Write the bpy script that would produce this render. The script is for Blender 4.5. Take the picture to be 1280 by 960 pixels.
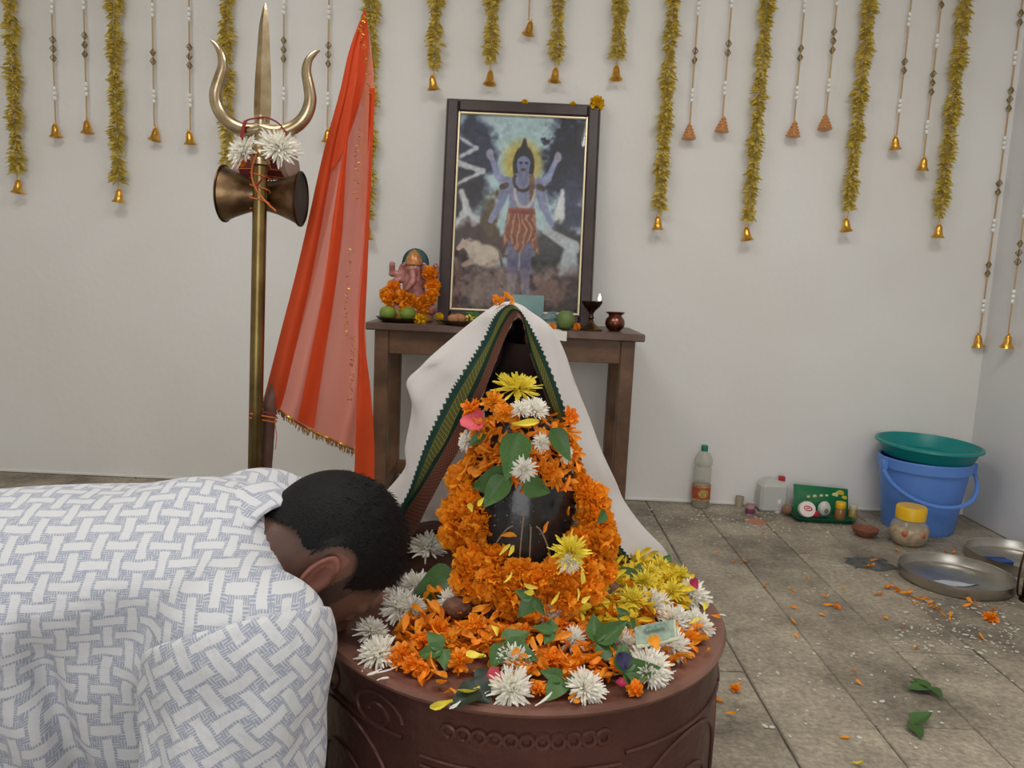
import bpy, bmesh, math, random
import numpy as np
from mathutils import Vector, Matrix, Euler

for o in list(bpy.data.objects):
    bpy.data.objects.remove(o)
random.seed(7)
rng = np.random.default_rng(7)
SC = bpy.context.scene
COL = SC.collection
PI = math.pi

# ------------------------------------------------------------------ camera
F = 960.0
H = 0.93
PIT = math.radians(7.8)
ROL = math.radians(2.6)
fw = np.array([0, math.cos(PIT), -math.sin(PIT)])
U0 = np.array([0, math.sin(PIT), math.cos(PIT)])
X0 = np.array([1.0, 0, 0])
CR = math.cos(ROL) * X0 + math.sin(ROL) * U0
CU = math.cos(ROL) * U0 - math.sin(ROL) * X0
CP = np.array([0, 0, H])
cam = bpy.data.cameras.new('camera')
cam.sensor_width = 36
cam.lens = F * 36 / 1280
cam.clip_start = 0.02
camo = bpy.data.objects.new('camera', cam)
COL.objects.link(camo)
camo.matrix_world = Matrix(((CR[0], CU[0], -fw[0], 0), (CR[1], CU[1], -fw[1], 0), (CR[2], CU[2], -fw[2], H), (0, 0, 0, 1)))
SC.camera = camo


def ray(x, y):
    return fw + CR * (x - 640) / F - CU * (y - 480) / F


def PY(x, y, Y):
    d = ray(x, y)
    return CP + d * (Y / d[1])


def PZ(x, y, Z):
    d = ray(x, y)
    return CP + d * ((Z - H) / d[2])


def PX(x, y, X):
    d = ray(x, y)
    return CP + d * (X / d[0])


# ------------------------------------------------------------------ world, lights, exposure
SC.view_settings.view_transform = 'Standard'
SC.view_settings.look = 'None'
SC.view_settings.exposure = -0.03
SC.view_settings.gamma = 1
SC.view_settings.use_curve_mapping = False
W = bpy.data.worlds.new('sky')
SC.world = W
W.use_nodes = True
W.node_tree.nodes['Background'].inputs[0].default_value = (0.80, 0.88, 1.0, 1)
W.node_tree.nodes['Background'].inputs[1].default_value = 0.9


def area(name, loc, target, sx, sy, power, col):
    l = bpy.data.lights.new(name, 'AREA')
    l.shape = 'RECTANGLE'
    l.size, l.size_y = sx, sy
    l.energy = power
    l.color = col
    o = bpy.data.objects.new(name, l)
    COL.objects.link(o)
    o.location = loc
    o.rotation_euler = (Vector(target) - Vector(loc)).to_track_quat('-Z', 'Y').to_euler()
    return o


area('doorway_daylight', (-0.2, -2.75, 1.15), (-0.2, 0, 1.05), 2.4, 2.1, 40, (1.0, 0.97, 0.94))
CEIL_LAMPS = [(-1.0, 1.0), (0.9, 1.0)]
for i, (lx, ly) in enumerate(CEIL_LAMPS):
    area('ceiling_panel_light', (lx, ly, 2.735), (lx, ly, 0), 0.9, 0.9, 19, (1.0, 0.985, 0.96))


# ------------------------------------------------------------------ helpers
def lin(c):
    return tuple(((v / 255) / 12.92 if v / 255 <= 0.04045 else ((v / 255 + 0.055) / 1.055) ** 2.4) for v in c)


def new_mat(name):
    m = bpy.data.materials.new(name)
    m.use_nodes = True
    n = m.node_tree
    return m, n, n.nodes['Principled BSDF']


def mat(name, rgb, rough=0.6, metal=0.0, var=0.0, scale=20, bump=0.0, bscale=60, rgb2=None, trans=0.0, alpha=1.0,
        rnd=0.0, sss=0.0, spec=0.5, ior=1.45, emit=None, estr=0, thin=0.0, coat=0.0, detail=4, rand2=None):
    """procedural principled material: noise mix of two colours, bump, per-object variation"""
    m, t, b = new_mat(name)
    N, L = t.nodes, t.links
    c = lin(rgb)
    b.inputs['Base Color'].default_value = (*c, 1)
    b.inputs['Roughness'].default_value = rough
    b.inputs['Metallic'].default_value = metal
    b.inputs['IOR'].default_value = ior
    b.inputs['Specular IOR Level'].default_value = spec
    b.inputs['Transmission Weight'].default_value = trans
    b.inputs['Alpha'].default_value = alpha
    b.inputs['Coat Weight'].default_value = coat
    if sss:
        b.inputs['Subsurface Weight'].default_value = sss
        b.inputs['Subsurface Radius'].default_value = (0.01, 0.005, 0.003)
    tc = N.new('ShaderNodeTexCoord')
    out = None
    if var or rgb2:
        nz = N.new('ShaderNodeTexNoise')
        nz.inputs['Scale'].default_value = scale
        nz.inputs['Detail'].default_value = detail
        L.new(tc.outputs['Object'], nz.inputs['Vector'])
        r = N.new('ShaderNodeValToRGB')
        c2 = lin(rgb2) if rgb2 else tuple(v * (1 - var) for v in c)
        r.color_ramp.elements[0].position = 0.33
        r.color_ramp.elements[1].position = 0.67
        r.color_ramp.elements[0].color = (*c2, 1)
        r.color_ramp.elements[1].color = (*c, 1)
        L.new(nz.outputs['Fac'], r.inputs['Fac'])
        out = r.outputs['Color']
    if rnd or rand2:
        oi = N.new('ShaderNodeObjectInfo')
        if rand2:
            mx = N.new('ShaderNodeMix')
            mx.data_type = 'RGBA'
            mx.inputs['A'].default_value = (*c, 1)
            mx.inputs['B'].default_value = (*lin(rand2), 1)
            if out:
                L.new(out, mx.inputs['A'])
            L.new(oi.outputs['Random'], mx.inputs['Factor'])
            out = mx.outputs['Result']
        if rnd:
            hs = N.new('ShaderNodeHueSaturation')
            mr = N.new('ShaderNodeMapRange')
            mr.inputs['To Min'].default_value = 1 - rnd
            mr.inputs['To Max'].default_value = 1 + rnd
            L.new(oi.outputs['Random'], mr.inputs['Value'])
            L.new(mr.outputs['Result'], hs.inputs['Value'])
            if out:
                L.new(out, hs.inputs['Color'])
            else:
                hs.inputs['Color'].default_value = (*c, 1)
            out = hs.outputs['Color']
    if out:
        L.new(out, b.inputs['Base Color'])
    if bump:
        nb = N.new('ShaderNodeTexNoise')
        nb.inputs['Scale'].default_value = bscale
        nb.inputs['Detail'].default_value = 5
        L.new(tc.outputs['Object'], nb.inputs['Vector'])
        bp = N.new('ShaderNodeBump')
        bp.inputs['Strength'].default_value = bump
        bp.inputs['Distance'].default_value = 0.01
        L.new(nb.outputs['Fac'], bp.inputs['Height'])
        L.new(bp.outputs['Normal'], b.inputs['Normal'])
    if emit:
        b.inputs['Emission Color'].default_value = (*lin(emit), 1)
        b.inputs['Emission Strength'].default_value = estr
    if thin:
        tr = N.new('ShaderNodeBsdfTranslucent')
        tr.inputs['Color'].default_value = (*c, 1)
        if out:
            L.new(out, tr.inputs['Color'])
        ms = N.new('ShaderNodeMixShader')
        ms.inputs[0].default_value = thin
        L.new(b.outputs[0], ms.inputs[1])
        L.new(tr.outputs[0], ms.inputs[2])
        L.new(ms.outputs[0], N['Material Output'].inputs[0])
    return m


class MB:
    def __init__(s):
        s.v = []
        s.f = []

    def add(s, vs, fs):
        n = len(s.v)
        s.v += [tuple(map(float, p)) for p in vs]
        s.f += [tuple(i + n for i in f) for f in fs]
        return s

    def box(s, lo, hi, bev=0.0):
        x0, y0, z0 = lo
        x1, y1, z1 = hi
        if not bev:
            vs = [(x, y, z) for z in (z0, z1) for y in (y0, y1) for x in (x0, x1)]
            return s.add(vs, [(0, 2, 3, 1), (4, 5, 7, 6), (0, 1, 5, 4), (2, 6, 7, 3), (0, 4, 6, 2), (1, 3, 7, 5)])
        b = bev
        vs = []
        idx = {}
        for cx in (0, 1):
            for cy in (0, 1):
                for cz in (0, 1):
                    px, py, pz = (x0, x1)[cx], (y0, y1)[cy], (z0, z1)[cz]
                    sx, sy, sz = (b, -b)[cx], (b, -b)[cy], (b, -b)[cz]
                    for ax, p in enumerate(((px, py + sy, pz + sz), (px + sx, py, pz + sz), (px + sx, py + sy, pz))):
                        idx[cx, cy, cz, ax] = len(vs)
                        vs.append(p)
        fs = []
        g = lambda c, a: idx[c[0], c[1], c[2], a]
        for ax in range(3):
            o = [i for i in range(3) if i != ax]
            for e in (0, 1):
                q = []
                for (i, j) in ((0, 0), (1, 0), (1, 1), (0, 1)):
                    c = [0, 0, 0]
                    c[ax] = e
                    c[o[0]] = i
                    c[o[1]] = j
                    q.append(g(c, ax))
                fs.append(tuple(q))
        for ax in range(3):
            o = [i for i in range(3) if i != ax]
            for i in (0, 1):
                for j in (0, 1):
                    a = [0, 0, 0]
                    a[o[0]] = i
                    a[o[1]] = j
                    c = list(a)
                    c[ax] = 1
                    fs.append((g(a, o[0]), g(c, o[0]), g(c, o[1]), g(a, o[1])))
        for cx in (0, 1):
            for cy in (0, 1):
                for cz in (0, 1):
                    fs.append(tuple(g((cx, cy, cz), a) for a in range(3)))
        return s.add(vs, fs)

    def tube(s, pts, rad, seg=8, cap=True, closed=False, flat=1.0):
        P = [Vector(tuple(map(float, p))) for p in pts]
        n = len(P)
        rad = [rad] * n if not hasattr(rad, '__len__') else list(rad)
        vs, fs = [], []
        up = None
        for i in range(n):
            a = P[i - 1] if (i > 0 or closed) else P[i]
            b = P[(i + 1) % n] if (i < n - 1 or closed) else P[i]
            t = (b - a).normalized()
            if up is None:
                up = Vector((0, 0, 1)) if abs(t.z) < 0.9 else Vector((0, 1, 0))
            x = t.cross(up)
            if x.length < 1e-6:
                x = t.orthogonal()
            x.normalize()
            up = x.cross(t).normalized()
            for k in range(seg):
                an = 2 * PI * k / seg
                vs.append(P[i] + (x * math.cos(an) + up * math.sin(an) * flat) * rad[i])
        for i in range(n if closed else n - 1):
            j = (i + 1) % n
            for k in range(seg):
                l = (k + 1) % seg
                fs.append((i * seg + k, i * seg + l, j * seg + l, j * seg + k))
        if cap and not closed:
            fs.append(tuple(range(seg))[::-1])
            fs.append(tuple((n - 1) * seg + k for k in range(seg)))
        return s.add(vs, fs)

    def lathe(s, prof, seg=24, c=(0, 0, 0), M=None):
        """profile of (r, z) turned round the z axis"""
        vs, fs = [], []
        n = len(prof)
        for r, z in prof:
            for k in range(seg):
                a = 2 * PI * k / seg
                p = Vector((r * math.cos(a), r * math.sin(a), z))
                vs.append(M @ p if M else p + Vector(tuple(map(float, c))))
        for i in range(n - 1):
            for k in range(seg):
                l = (k + 1) % seg
                fs.append((i * seg + k, i * seg + l, (i + 1) * seg + l, (i + 1) * seg + k))
        if prof[0][0] > 1e-5:
            pass
        return s.add(vs, fs)

    def grid(s, fn, nu, nv):
        vs = [fn(i / nu, j / nv) for j in range(nv + 1) for i in range(nu + 1)]
        w = nu + 1
        return s.add(vs, [(j * w + i, j * w + i + 1, (j + 1) * w + i + 1, (j + 1) * w + i) for j in range(nv) for i in range(nu)])

    def ball(s, c, r, seg=12, rings=8, M=None):
        rx, ry, rz = (r, r, r) if not hasattr(r, '__len__') else r
        vs, fs = [], []
        for i in range(rings + 1):
            ph = PI * i / rings
            for k in range(seg):
                a = 2 * PI * k / seg
                p = Vector((rx * math.sin(ph) * math.cos(a), ry * math.sin(ph) * math.sin(a), rz * math.cos(ph)))
                if M:
                    p = M @ p
                vs.append(p + Vector(tuple(map(float, c))))
        for i in range(rings):
            for k in range(seg):
                l = (k + 1) % seg
                fs.append((i * seg + k, (i + 1) * seg + k, (i + 1) * seg + l, i * seg + l))
        return s.add(vs, fs)

    def mesh(s, name, m=None, smooth=True, weld=True):
        me = bpy.data.meshes.new(name)
        me.from_pydata(s.v, [], s.f)
        if weld:
            bm = bmesh.new()
            bm.from_mesh(me)
            bmesh.ops.remove_doubles(bm, verts=bm.verts, dist=1e-6)
            bmesh.ops.dissolve_degenerate(bm, edges=bm.edges, dist=1e-7)
            bmesh.ops.recalc_face_normals(bm, faces=bm.faces)
            bm.to_mesh(me)
            bm.free()
        if smooth:
            me.shade_smooth()
            if smooth != 'all':
                try:
                    me.set_sharp_from_angle(angle=math.radians(40))
                except Exception:
                    pass
        if m:
            me.materials.append(m)
        me.update()
        return me


def link(o, parent=None):
    COL.objects.link(o)
    if parent is not None:
        o.parent = parent
        o.matrix_parent_inverse = Matrix.Translation(-parent.location) if parent.parent is None and parent.type == 'EMPTY' else parent.matrix_basis.inverted()
    return o


def obj(name, mb, m, parent=None, smooth=True, weld=True, label=None, kind=None):
    o = bpy.data.objects.new(name, mb.mesh(name, m, smooth, weld) if isinstance(mb, MB) else mb)
    link(o, parent)
    if label:
        o['label'] = label
    if kind:
        o['kind'] = kind
    return o


def tag(o, label, cat, group=None):
    o['label'] = label
    o['category'] = cat
    if group:
        o['group'] = group
    return o


def thing(name, label, cat, loc=(0, 0, 0), group=None):
    o = bpy.data.objects.new(name, None)
    o.empty_display_size = 0.02
    COL.objects.link(o)
    o.location = tuple(map(float, loc))
    return tag(o, label, cat, group)


def struct(name, mb, m, parent=None, smooth=False):
    o = obj(name, mb, m, parent, smooth)
    o['kind'] = 'structure'
    return o


def inst(name, me, loc, rot=(0, 0, 0), sc=1.0, parent=None):
    """object sharing mesh data, placed in world space"""
    o = bpy.data.objects.new(name, me)
    COL.objects.link(o)
    R = rot if isinstance(rot, Matrix) else Euler(rot).to_matrix()
    S = Matrix.Diagonal(Vector((sc, sc, sc) if not hasattr(sc, '__len__') else sc))
    M = Matrix.Translation(Vector(tuple(map(float, loc)))) @ (R @ S).to_4x4()
    if parent is not None:
        o.parent = parent
        o.matrix_parent_inverse = Matrix.Translation(-parent.location) if parent.type == 'EMPTY' else parent.matrix_basis.inverted()
    o.matrix_basis = M
    return o


def catmull(pts, n=8):
    P = [np.array(p, float) for p in pts]
    P = [2 * P[0] - P[1]] + P + [2 * P[-1] - P[-2]]
    out = []
    for i in range(1, len(P) - 2):
        for k in range(n):
            t = k / n
            a, b, c, d = P[i - 1], P[i], P[i + 1], P[i + 2]
            out.append(0.5 * (2 * b + (c - a) * t + (2 * a - 5 * b + 4 * c - d) * t * t + (3 * b - a - 3 * c + d) * t ** 3))
    out.append(P[-2])
    return out


# ---- implicit surfaces (naive surface nets)
def sdf_mesh(fn, lo, hi, h):
    lo = np.array(lo, float)
    n = np.ceil((np.array(hi) - lo) / h).astype(int) + 1
    g = [lo[i] + h * np.arange(n[i]) for i in range(3)]
    X, Y, Z = np.meshgrid(*g, indexing='ij')
    V = fn(X, Y, Z).astype(np.float32)
    S = V < 0
    c = np.zeros(tuple(n - 1), np.int8)
    sl = [(slice(None, -1), slice(1, None))[b] for b in (0, 1)]
    for i in (0, 1):
        for j in (0, 1):
            for k in (0, 1):
                c += S[sl[i], sl[j], sl[k]]
    act = (c > 0) & (c < 8)
    idx = np.argwhere(act)
    num = np.full(act.shape, -1, np.int64)
    num[act] = np.arange(len(idx))
    acc = np.zeros((len(idx), 3))
    cnt = np.zeros(len(idx))
    I, J, K = idx.T
    for ax in range(3):
        o = [i for i in range(3) if i != ax]
        for b in (0, 1):
            for d in (0, 1):
                p = [I.copy(), J.copy(), K.copy()]
                p[o[0]] += b
                p[o[1]] += d
                q = [x.copy() for x in p]
                q[ax] += 1
                v0 = V[tuple(p)]
                v1 = V[tuple(q)]
                m = (v0 < 0) != (v1 < 0)
                t = np.where(m, v0 / np.where(m, v0 - v1, 1), 0)
                pos = np.stack(p, 1).astype(float)
                pos[:, ax] += t
                acc[m] += pos[m]
                cnt[m] += 1
    verts = lo + h * acc / cnt[:, None]
    faces = []
    for ax in range(3):
        o = [(1, 2), (2, 0), (0, 1)][ax]
        s0 = [slice(None)] * 3
        s1 = [slice(None)] * 3
        s0[ax] = slice(None, -1)
        s1[ax] = slice(1, None)
        A, B = S[tuple(s0)], S[tuple(s1)]
        e = np.argwhere(A != B)
        ok = (e[:, o[0]] > 0) & (e[:, o[1]] > 0) & (e[:, o[0]] < n[o[0]] - 1) & (e[:, o[1]] < n[o[1]] - 1)
        e = e[ok]
        fl = A[tuple(e.T)]
        q = []
        for (b, d) in ((1, 1), (0, 1), (0, 0), (1, 0)):
            p = e.copy()
            p[:, o[0]] -= b
            p[:, o[1]] -= d
            q.append(num[tuple(p.T)])
        q = np.stack(q, 1)
        q[~fl] = q[~fl][:, ::-1]
        faces.append(q)
    faces = np.concatenate(faces)
    return verts, faces


def np_mesh(name, v, f, m, smooth=True):
    me = bpy.data.meshes.new(name)
    me.from_pydata(v.tolist(), [], f.tolist())
    if smooth:
        me.shade_smooth()
    if m:
        me.materials.append(m)
    me.update()
    return me


def smin(a, b, k):
    h = np.clip(0.5 + 0.5 * (b - a) / k, 0, 1)
    return b + (a - b) * h - k * h * (1 - h)


def rc(X, Y, Z, a, b, r1, r2):
    a = np.array(a, float)
    b = np.array(b, float)
    d = b - a
    t = np.clip(((X - a[0]) * d[0] + (Y - a[1]) * d[1] + (Z - a[2]) * d[2]) / (d @ d), 0, 1)
    return np.sqrt((X - a[0] - t * d[0]) ** 2 + (Y - a[1] - t * d[1]) ** 2 + (Z - a[2] - t * d[2]) ** 2) - (r1 + (r2 - r1) * t)


def el(X, Y, Z, c, r):
    k = np.sqrt(((X - c[0]) / r[0]) ** 2 + ((Y - c[1]) / r[1]) ** 2 + ((Z - c[2]) / r[2]) ** 2)
    return (k - 1) * min(r)


# ------------------------------------------------------------------ materials
M_wall = mat('white_plaster', (228, 226, 222), 0.75, rgb2=(221, 218, 213), scale=1.6, bump=0.12, bscale=35)
M_wallr = mat('white_plaster_cool', (226, 226, 227), 0.75, rgb2=(218, 217, 216), scale=1.6, bump=0.12, bscale=35)
M_ceil = mat('ceiling_paint', (235, 234, 230), 0.85, var=0.04, scale=2)
M_wood = mat('dark_table_wood', (112, 82, 58), 0.45, rgb2=(82, 58, 42), scale=9, bump=0.25, bscale=40)
M_woodtop = mat('worn_table_top', (112, 90, 78), 0.38, rgb2=(84, 64, 54), scale=12, bump=0.2, bscale=50)
M_frame = mat('dark_brown_frame', (66, 50, 48), 0.35, rgb2=(50, 37, 37), scale=14)
M_frame2 = mat('grey_frame_edge', (92, 88, 82), 0.4, var=0.2, scale=20)
M_gilt = mat('gilt_liner', (232, 218, 180), 0.3, 0.4)
M_gold = mat('gold_bell', (236, 186, 88), 0.28, 0.9, rgb2=(206, 150, 58), scale=60)
M_copperbead = mat('copper_crystal', (232, 180, 122), 0.3, 0.5, rgb2=(196, 128, 74), scale=300, detail=2)
M_string = mat('gold_string', (192, 162, 122), 0.6, 0.25)
M_pearl = mat('pearl_bead', (240, 238, 232), 0.25, coat=0.3)
M_diam = mat('dull_gold_wire', (150, 132, 96), 0.35, 0.7)
M_brass = mat('aged_brass', (196, 178, 146), 0.28, 1.0, rgb2=(164, 142, 108), scale=26, bump=0.03, bscale=80)
M_brassp = mat('dull_brass_pole', (138, 118, 74), 0.35, 1.0, rgb2=(106, 88, 54), scale=14)
M_bronze = mat('old_bronze', (158, 130, 96), 0.36, 1.0, rgb2=(98, 74, 54), scale=22, bump=0.06, bscale=60)
M_bronzed = mat('dark_bronze', (92, 68, 46), 0.4, 1.0, rgb2=(60, 42, 30), scale=22)
M_copper_shaded = mat('drum_copper_shaded', (104, 68, 60), 0.42, 0.55, rgb2=(78, 48, 43), scale=7, bump=0.5, bscale=24)  # drum side copper, its weaker light put into a darker colour than the top
M_coppert = mat('drum_copper_top', (146, 106, 92), 0.4, 0.4, rgb2=(114, 78, 66), scale=11, bump=0.2, bscale=40)
M_stone = mat('black_stone', (26, 25, 25), 0.22, rgb2=(44, 42, 40), scale=30, bump=0.06, bscale=90, coat=0.2)
M_stoneb = mat('brown_stone', (92, 70, 56), 0.6, rgb2=(60, 46, 40), scale=40, bump=0.3, bscale=80)
M_marig = mat('marigold_orange', (252, 174, 36), 0.6, rgb2=(246, 146, 18), scale=90, thin=0.25, rnd=0.08, detail=2)
M_marigd = mat('marigold_orange_petal', (250, 168, 34), 0.55, thin=0.2, rand2=(240, 138, 18), rnd=0.1)
M_yell = mat('yellow_petal', (238, 218, 60), 0.55, thin=0.2, rand2=(244, 226, 90), rnd=0.06)
M_yellm = mat('yellow_marigold', (242, 200, 30), 0.6, rgb2=(232, 178, 16), scale=80, thin=0.2)
M_white = mat('white_petal', (250, 247, 236), 0.55, thin=0.3, rnd=0.03)
M_whitey = mat('cream_flower_heart', (226, 216, 150), 0.6)
M_leaf = mat('bel_leaf', (74, 110, 50), 0.45, rgb2=(58, 92, 42), scale=30, rnd=0.15, thin=0.1)
M_leafd = mat('dark_leaf', (38, 56, 40), 0.45, rgb2=(30, 44, 34), scale=30, thin=0.05)
M_rose = mat('rose_petal', (222, 92, 104), 0.5, rgb2=(200, 66, 82), scale=30, thin=0.2)
M_mag = mat('magenta_petal', (156, 18, 66), 0.5)
M_blue = mat('violet_petal', (58, 54, 92), 0.5)
M_steel = mat('steel_plate', (206, 202, 194), 0.34, 1.0, rgb2=(168, 163, 154), scale=8, bump=0.03, bscale=60)
M_bucket = mat('blue_bucket_plastic', (92, 136, 212), 0.38, var=0.06, scale=6)
M_teal = mat('teal_basin_plastic', (8, 132, 130), 0.35, var=0.06, scale=6)
M_clay = mat('terracotta', (132, 82, 62), 0.8, var=0.2, scale=40, bump=0.2)
M_thread = mat('red_thread', (134, 40, 40), 0.8)
M_threado = mat('orange_thread', (196, 104, 48), 0.8)
M_flag = None
M_skin = None

# ------------------------------------------------------------------ room
XL, XR, YF, YB, ZC = -2.75, 1.985, -2.6, 3.25, 2.8


def floor_mats():
    m, t, b = new_mat('grey_granite_slab')
    N, L = t.nodes, t.links
    tc = N.new('ShaderNodeTexCoord')
    oi = N.new('ShaderNodeObjectInfo')
    geo = N.new('ShaderNodeNewGeometry')
    n1 = N.new('ShaderNodeTexNoise')
    n1.inputs['Scale'].default_value = 3.2
    n1.inputs['Detail'].default_value = 8
    n1.inputs['Roughness'].default_value = 0.68
    L.new(geo.outputs['Position'], n1.inputs['Vector'])
    r1 = N.new('ShaderNodeValToRGB')
    e = r1.color_ramp.elements
    e[0].position, e[0].color = 0.34, (*lin((104, 96, 84)), 1)
    e[1].position, e[1].color = 0.68, (*lin((186, 175, 156)), 1)
    k = e.new(0.5)
    k.color = (*lin((156, 146, 129)), 1)
    L.new(n1.outputs['Fac'], r1.inputs['Fac'])
    n2 = N.new('ShaderNodeTexNoise')
    n2.inputs['Scale'].default_value = 75
    n2.inputs['Detail'].default_value = 3
    L.new(geo.outputs['Position'], n2.inputs['Vector'])
    r2 = N.new('ShaderNodeValToRGB')
    r2.color_ramp.elements[0].position = 0.35
    r2.color_ramp.elements[0].color = (0.72, 0.72, 0.72, 1)
    r2.color_ramp.elements[1].position = 0.68
    r2.color_ramp.elements[1].color = (1.12, 1.1, 1.06, 1)
    L.new(n2.outputs['Fac'], r2.inputs['Fac'])
    mx = N.new('ShaderNodeMix')
    mx.data_type = 'RGBA'
    mx.blend_type = 'MULTIPLY'
    mx.inputs['Factor'].default_value = 1
    L.new(r1.outputs[0], mx.inputs['A'])
    L.new(r2.outputs[0], mx.inputs['B'])
    hs = N.new('ShaderNodeHueSaturation')
    mr = N.new('ShaderNodeMapRange')
    mr.inputs['To Min'].default_value = 0.9
    mr.inputs['To Max'].default_value = 1.1
    L.new(oi.outputs['Random'], mr.inputs['Value'])
    L.new(mr.outputs[0], hs.inputs['Value'])
    L.new(mx.outputs['Result'], hs.inputs['Color'])
    # dried whitish smears
    n3 = N.new('ShaderNodeTexNoise')
    n3.inputs['Scale'].default_value = 5.5
    n3.inputs['Detail'].default_value = 9
    n3.inputs['Roughness'].default_value = 0.75
    L.new(geo.outputs['Position'], n3.inputs['Vector'])
    r3 = N.new('ShaderNodeValToRGB')
    r3.color_ramp.elements[0].position = 0.63
    r3.color_ramp.elements[0].color = (0, 0, 0, 1)
    r3.color_ramp.elements[1].position = 0.72
    r3.color_ramp.elements[1].color = (0.6, 0.6, 0.6, 1)
    L.new(n3.outputs['Fac'], r3.inputs['Fac'])
    m2 = N.new('ShaderNodeMix')
    m2.data_type = 'RGBA'
    m2.inputs['B'].default_value = (*lin((176, 172, 160)), 1)
    L.new(r3.outputs[0], m2.inputs['Factor'])
    L.new(hs.outputs[0], m2.inputs['A'])
    L.new(m2.outputs['Result'], b.inputs['Base Color'])
    b.inputs['Roughness'].default_value = 0.62
    n4 = N.new('ShaderNodeTexNoise')
    n4.inputs['Scale'].default_value = 95
    n4.inputs['Detail'].default_value = 4
    L.new(geo.outputs['Position'], n4.inputs['Vector'])
    bp = N.new('ShaderNodeBump')
    bp.inputs['Strength'].default_value = 0.8
    bp.inputs['Distance'].default_value = 0.008
    L.new(n4.outputs['Fac'], bp.inputs['Height'])
    L.new(bp.outputs[0], b.inputs['Normal'])
    return m


M_slab = floor_mats()
M_joint = mat('slab_joint_mortar', (112, 106, 94), 0.9, rgb2=(78, 74, 66), scale=14, bump=0.4, bscale=60)
floor = struct('floor', MB().box((XL - 0.1, YF - 0.1, -0.12), (XR + 0.1, YB + 0.1, -0.006)), M_joint)
# individual stone slabs, staggered columns running towards the back wall
sw = 0.222
slab_meshes = []
for k in range(6):
    bm = MB().box((-0.5, -0.5, -0.014), (0.5, 0.5, 0.0), 0.0)
    slab_meshes.append(bm)
x = 0.605 - 15 * sw
ci = 0
while x < XR - 0.02:
    x1 = min(x + sw, XR)
    if x1 > XL:
        yy = 0.25
        lens = [0.62, 0.48, 0.71, 0.55, 0.66]
        j = ci % 5
        yy -= (ci * 0.37) % 0.55
        while yy < YB - 0.01:
            ln = lens[j % 5]
            y1 = min(yy + ln, YB)
            if y1 > 0.2:
                g = 0.0016
                wob = lambda: random.uniform(-0.0015, 0.0015)
                lo = (max(x, XL) + g + wob(), max(yy, -0.2) + g + wob(), -0.02)
                hi = (x1 - g + wob(), y1 - g + wob(), random.uniform(-0.0015, 0.0))
                if hi[0] - lo[0] > 0.02 and hi[1] - lo[1] > 0.02:
                    obj('floor_slab', MB().box(lo, hi, 0.003), M_slab, floor, smooth=False)
            yy = y1
            j += 1
    x = x1
    ci += 1
# rear part of the room behind the photographer: the same stone as one plain bed
struct('floor_slab_bed', MB().box((XL, YF, -0.02), (XR, -0.2, -0.001)), M_slab, floor)
struct('wall_back', MB().box((XL - 0.1, YB, 0), (XR + 0.1, YB + 0.12, ZC)), M_wall)
struct('wall_right', MB().box((XR, YF, 0), (XR + 0.12, YB, ZC)), M_wallr)
struct('wall_left', MB().box((XL - 0.12, YF, 0), (XL, YB, ZC)), M_wall)
wf = MB()
wf.box((XL, YF - 0.12, 0), (-1.4, YF, ZC)).box((1.0, YF - 0.12, 0), (XR, YF, ZC)).box((-1.4, YF - 0.12, 2.2), (1.0, YF, ZC))
struct('wall_front', wf, M_wall)
struct('ceiling', MB().box((XL - 0.1, YF - 0.1, ZC), (XR + 0.1, YB + 0.1, ZC + 0.1)), M_ceil)
# faint plinth line of whitewash along the foot of the back wall
struct('trim_1', MB().box((XL, YB - 0.006, 0), (XR, YB, 0.012), 0.002), M_wall)
M_lampframe = mat('lamp_frame', (230, 230, 228), 0.5)
M_lampglow = mat('lamp_diffuser', (250, 250, 246), 0.6, emit=(255, 250, 240), estr=2.0)
for i, (lx, ly) in enumerate(CEIL_LAMPS):
    t = thing('ceiling_lamp', 'square white ceiling panel lamp above the ' + ('drum and trident' if i == 0 else 'open stone floor'), 'lamp', (lx, ly, ZC))
    f = MB()
    for a, b in (((-.5, -.5), (.5, -.46)), ((-.5, .46), (.5, .5)), ((-.5, -.46), (-.46, .46)), ((.46, -.46), (.5, .46))):
        f.box((lx + a[0], ly + a[1], 2.74), (lx + b[0], ly + b[1], ZC))
    obj('frame', f, M_lampframe, t, smooth=False)
    obj('diffuser', MB().box((lx - .46, ly - .46, 2.755), (lx + .46, ly + .46, 2.77)), M_lampglow, t, smooth=False)

# ------------------------------------------------------------------ flower kit
def petal_mb(ln, wd, curl=0.3, cup=0.3, tip=0.6, nu=2, nv=5, twist=0.0, rip=0.0):
    """strap petal: narrow claw, broad rounded end, channelled and curled"""
    mb = MB()

    def fn(u, v):
        s = u * 2 - 1
        if v < 0.62:
            t = v / 0.62
            w = 0.28 + 0.72 * t * t * (3 - 2 * t)
        else:
            w = math.sqrt(max(0.0, 1 - ((v - 0.62) / (0.42 - 0.03 * tip)) ** 2)) * (1 - tip * (v - 0.62))
        x = s * w * wd * 0.5
        y = ln * v
        tw = twist * v
        z = ln * 0.5 * curl * v * v + cup * wd * (s * s) * 0.4 + rip * wd * math.sin(2.6 * s + 7 * v) * v * v
        return (x * math.cos(tw) - z * math.sin(tw), y * (1 - 0.18 * abs(curl) * v), x * math.sin(tw) + z * math.cos(tw))
    return mb.grid(fn, nu, nv)


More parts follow.
